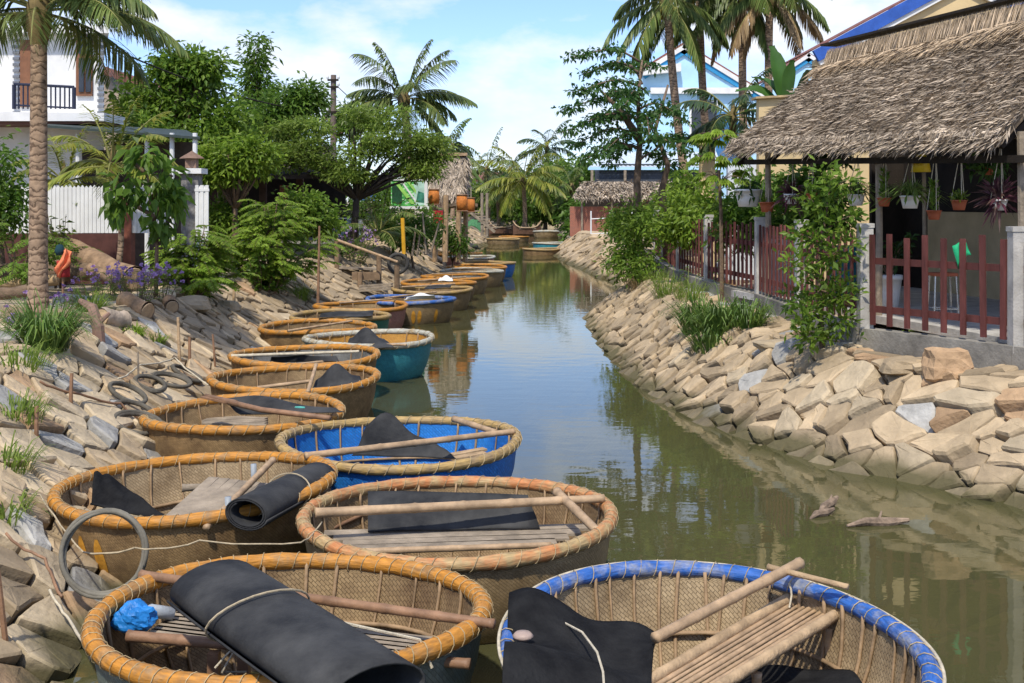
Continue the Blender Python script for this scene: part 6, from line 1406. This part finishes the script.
# --- right background: tiered tree, tall palms, banana
def tiered(base, d, trunk, tiers, label, leaf, name='tiered_tree'):
    b = gpt(base[0], base[1]); t = thing(name, b, label, 'tree'); mb = MB(); lv = LV()
    for pts in trunk: mb.tube([atd(x, y, d+z) for x, y, z in pts], [lerp(.10, .025, i/(len(pts)-1)) for i in range(len(pts))], 8)
    for (x0, y0, x1, y1, dz) in tiers:
        a_ = atd(x0, y0, d); b_ = atd(x1, y1, d+dz); P = [a_.lerp(b_, u)+Vector((0, 0, .10*math.sin(u*5)+.12*math.sin(u*PI))) for u in np.linspace(0, 1, 9)]; mb.tube(P, [lerp(.03, .008, i/8) for i in range(9)], 5)
        L_ = (b_-a_).length; kk = max(4, int(L_/.17))
        for q in range(kk):
            u = lerp(.22, 1.02, (q+.5)/kk); c = a_.lerp(b_, u)+Vector((0, 0, .10*math.sin(u*5)+.12*math.sin(u*PI))); C = np.array(c)+RNG.normal(size=(2, 3))*np.array([.08, .20, .03]); clump_leaves(lv, C, .16, 13, .12, .07, .35, .45)
    mb.build('trunk', mat('tiered_bark', (.17, .12, .085), .95, .3), t, True); lv.build('crown', leaf, t); return t
LF_TIER = leafmat('leaf_tier', (.035, .10, .02), (.09, .18, .04))
tr_t = [(640, 62, 570, 53, -.6), (638, 72, 582, 70, .8), (645, 90, 572, 88, -1), (642, 105, 560, 106, .5), (640, 120, 562, 128, -.8), (638, 135, 570, 142, 1), (640, 112, 612, 86, -1.2), (642, 84, 618, 62, 1), (640, 140, 600, 150, -1.4),
        (640, 128, 610, 112, 1.3), (640, 150, 608, 160, .8), (638, 110, 690, 118, -1), (640, 145, 690, 150, -1.2), (650, 130, 672, 104, 1.2), (640, 160, 675, 165, 1), (655, 150, 700, 138, .8), (640, 100, 625, 100, -2), (645, 120, 650, 135, -2.2), (640, 80, 655, 62, .3), (630, 125, 585, 118, 1.6), (632, 148, 580, 158, -.5)]
tiered(atd(638, 225, 27), 27, [[(638, 248, 0), (637, 180, 0), (640, 140, .1), (638, 100, 0), (642, 60, 0)], [(666, 248, .4), (662, 190, .3), (668, 165, .2), (655, 130, .1), (668, 85, .3)], [(640, 140, .1), (620, 110, -.3), (600, 90, -.5)]], tr_t, 'tall tree with flat tiered branches on the right bank', LF_TIER)
pl_r = [('coconut palm with coconuts and leaning trunk before the blue house', 700, 150, 667, 6, 35, 5, 0), ('coconut palm with slim curved trunk against the blue gable', 719, 160, 699, -10, 37, 2, 0), ('coconut palm with thick straight trunk beside the blue gable', 752, 160, 743, -4, 36, 3, 1), ('coconut palm with hanging dry fronds, rightmost of the tall palms', 776, 170, 770, -4, 35.5, 0, 6)]
for lb, x0, y0, x1, y1, d, co, dr in pl_r:
    palm(atd(x0, 230, d), atd(x1, y1, d), lb, 16, 2.25, .62, .125, LF_PALM, 'tall coconut palms behind the right bank', els=(-1.0, 1.2), droop=1.4, nl=52, w=.05, hang=.7, coco=co, dry=dr, bend=-.12, azs=[0, PI, .5, PI+.4, -.6, 2.6, 1.5, -1.5, .15, 3.3])
def banana(base, d, leaves, label):
    b = gpt(base[0], base[1]); t = thing('banana_plant', b, label, 'banana plant')
    mb = MB(); top = atd(leaves[0][0], leaves[0][1], d); mb.tube([b, b.lerp(top, .5), top], [.13, .11, .06], 9); mb.build('stem', mat('banana_stem', (.16, .18, .06), .7, .3), t, True)
    for (x0, y0, x1, y1, w, az) in leaves:
        a_ = atd(x0, y0, d); c_ = atd(x1, y1, d+math.sin(az)*.6); rows = []; L_ = (c_-a_).length; ax = (c_-a_).normalized(); sd_ = Vector((math.cos(az), math.sin(az), 0)); sd_ = (sd_-ax*sd_.dot(ax)).normalized(); nn = sd_.cross(ax)
        for u in np.linspace(0, 1, 14):
            ww = w*math.sin(min(1, u*1.15+.08)*PI*.93)**.6; c = a_.lerp(c_, u)+Vector((0, 0, .18*L_*math.sin(u*PI)))
            rows.append([c+sd_*ww*s_+nn*(abs(s_)*ww*.35+.015*math.sin(u*40)*abs(s_)) for s_ in (-1, -.5, 0, .5, 1)])
        mb = MB(); mb.grid(rows); mb.build('leaf', LF_BANANA, t, True)
banana(atd(790, 215, 24.5), 24.5, [(783, 105, 771, 46, .17, .2), (786, 105, 793, 60, .13, -.3), (783, 105, 752, 78, .22, .9), (790, 105, 812, 72, .22, 1.0), (780, 108, 735, 92, .2, .4), (792, 108, 802, 84, .13, 2.2), (788, 108, 828, 82, .18, .8), (780, 110, 745, 112, .18, .6)], 'banana plant with broad upright leaves behind the cream wall')
palm(atd(745, 225, 27), atd(733, 125, 27), 'small dark palm between the thick trunked palm and the cream wall', 13, 1.4, .4, .06, LF_PALMD, els=(-.5, 1.1), droop=1.2, nl=28, w=.05)
# papaya-like plant by the cream pillar
pp = thing('papaya_plant', gpt(atd(721, 255, 20.5).x, 20.5), 'young papaya plant with whorled drooping leaves behind the fence', 'plant'); lv = LV(); mb = MB(); d = 20.5
mb.tube([gpt(atd(722, 262, d).x, d), atd(721, 215, d), atd(719, 170, d)], [.04, .032, .025], 7)
for (px, py, r_) in ((719, 162, .42), (722, 180, .36), (715, 140, .30)):
    c = atd(px, py, d)
    for k in range(13):
        a = k*2*PI/13*2.4; e = c+Vector((math.cos(a)*r_, math.sin(a)*r_, random.uniform(.0, .18))); mb.tube([c, c.lerp(e, .6)+Vector((0, 0, .06)), e], .006, 4); n_ = 9; aa = a+np.linspace(-1.3, 1.3, n_)
        lv.add(np.repeat(np.array([list(e)]), n_, 0), np.stack([np.cos(aa), np.sin(aa), np.full(n_, -.55)], 1), UPV, .24*np.cos(np.linspace(-1, 1, n_)), .075, .1, .2)
mb.build('stem', M_BARK, pp); lv.build('leaves', LF_BRIGHT, pp)
# shrubs along the right fence
tree('shrub', gpt(2.75, 27.5), [(634, 215, 16, 18, 27), (636, 245, 22, 20, 26.5), (622, 262, 12, 16, 26.5), (645, 225, 14, 14, 26), (640, 268, 17, 12, 26), (622, 225, 8, 8, 27)], 'large green shrub overhanging the water left of the fence', 'shrub', leaf=LF_MID, L=.13, Wd=.055, clumps=15, per=42, rc=.3, tr=.04, limbs=24, hollow=.2)
tree('shrub', gpt(3.9, 23.5), [(690, 205, 22, 20, 24), (700, 225, 26, 18, 23.5), (675, 225, 16, 16, 24)], 'bright leafy shrub climbing over the far fence bays', 'shrub', leaf=LF_BRIGHT, L=.13, Wd=.065, clumps=26, per=50, rc=.28, tr=.03, limbs=16)
tree('shrub', gpt(5.2, 21.5), [(740, 225, 22, 24, 21), (775, 228, 20, 20, 20.5), (765, 195, 22, 16, 21.5), (810, 185, 14, 20, 20), (820, 215, 20, 20, 19)], 'dark shrub behind the fence below the hanging pots', 'shrub', leaf=LF_FOREST, L=.16, Wd=.07, clumps=22, per=50, rc=.3, tr=.04, limbs=16)
tree('shrub', atd(640, 232, 40), [(650, 220, 18, 12, 38), (622, 225, 10, 10, 41), (672, 200, 14, 16, 36), (688, 185, 16, 18, 34)], 'shrub between the brick hut and the far end of the fence', 'shrub', leaf=LF_MID, L=.17, Wd=.075, clumps=20, per=45, rc=.35, tr=.04)
for i, (px, py, n_, h, lf, lb) in enumerate(((668, 300, 150, .7, LF_OLIVE, 'tall feathery grass below the far fence posts'), (690, 306, 130, .7, LF_OLIVE, 'pale tall grass left of the broad bladed clump'), (700, 333, 240, .7, LF_GRASS, 'broad bladed grass clump on the right stones, left side'), (722, 338, 240, .75, LF_GRASS, 'broad bladed grass clump on the right stones, middle'), (745, 330, 200, .6, LF_GRASS, 'broad bladed grass clump beside the concrete fence base'), (712, 352, 130, .55, LF_GRASS, 'lowest broad bladed grass clump hanging over the stones'), (640, 290, 90, .5, LF_DRY, 'dry brown grass at the water under the overhanging shrub'), (655, 285, 90, .5, LF_OLIVE, 'grass at the foot of the overhanging shrub'))):
    p = atg(px, py); tuft('grass_clump', p, n_, h, lb, lf, rad=.26, w=.024 if lf is LF_GRASS else .012, spread=.6)
stemplant('fern_plant', atg(886, 350), 26, .22, .10, .03, 'low ferny plant at the foot of the fence base', LF_OLIVE, .35, per=22, r=.003)
stemplant('fern_plant', atg(660, 275), 22, .55, .12, .04, 'dark weedy plant at the foot of the far fence posts', LF_FOREST, .5, per=22, r=.004)
stemplant('fern_plant', atg(700, 292), 20, .5, .10, .03, 'weedy plant beside the third fence post from the shelter', LF_FOREST, .4, per=20, r=.004)
# sapling in front of the fence
sb = atg(822, 362); sp = thing('sapling', sb, 'slender leafy sapling standing in front of the maroon fence', 'tree'); lv = LV(); mb = MB(); d = sb.y; k = d/FP
mb.tube([sb-Vector((0, 0, .1)), atd(822, 330, d), atd(818, 270, d), atd(826, 215, d), atd(832, 175, d)], [.034, .03, .024, .016, .008], 8)
for x0, y0, x1, y1 in ((821, 320, 790, 300), (820, 300, 850, 285), (818, 280, 792, 262), (820, 265, 850, 245), (822, 250, 800, 232), (824, 232, 852, 215), (826, 215, 808, 198), (830, 195, 845, 180), (822, 335, 842, 322), (821, 340, 803, 335), (819, 290, 838, 300), (821, 310, 800, 320)):
    a_, b_ = atd(x0, y0, d), atd(x1, y1, d+random.uniform(-.3, .3)); mb.tube([a_, a_.lerp(b_, .5)+Vector((0, 0, .03)), b_], [.013, .009, .004], 5)
    C = [np.array(list(a_.lerp(b_, u))) for u in np.linspace(.35, 1.05, 5)]; clump_leaves(lv, C, .14, 26, .11, .048, .8, .05)
C = [np.array(list(atd(820+7*math.sin(q), q, d))) for q in np.linspace(172, 300, 12)]; clump_leaves(lv, C, .15, 26, .11, .048, .8, .05)
mb.build('trunk', M_BARK, sp, True); lv.build('crown', LF_MID, sp)
mb = MB(); mb.tube([atg(622, 298)+Vector((0, 0, .1)), atg(655, 272)+Vector((0, 0, .25))], [.05, .035], 7); tag(mb.build('fallen_branch', M_BARK), 'bare branch lying down the stones under the overhanging shrub', 'branch')
stemplant('leafy_plant', SP(6.9, .4, 1.16), 8, 1.2, .14, .07, 'leafy vine climbing the right shelter post', LF_BRIGHT, .15, per=20)
# distant tree line so that the horizon is closed from the side as well
lv = LV()
for k in range(150):
    x = random.uniform(-190, 190); y = random.uniform(150, 210); C = inball((x, y, 4), (6, 3, 3.5), 8, .2); clump_leaves(lv, C, 1.8, 26, 1.1, .55)
tag(lv.build('far_woods', LF_FOREST, org=(0, 170, 0)), 'far off wood closing the horizon behind the village', 'woods', kind='stuff')
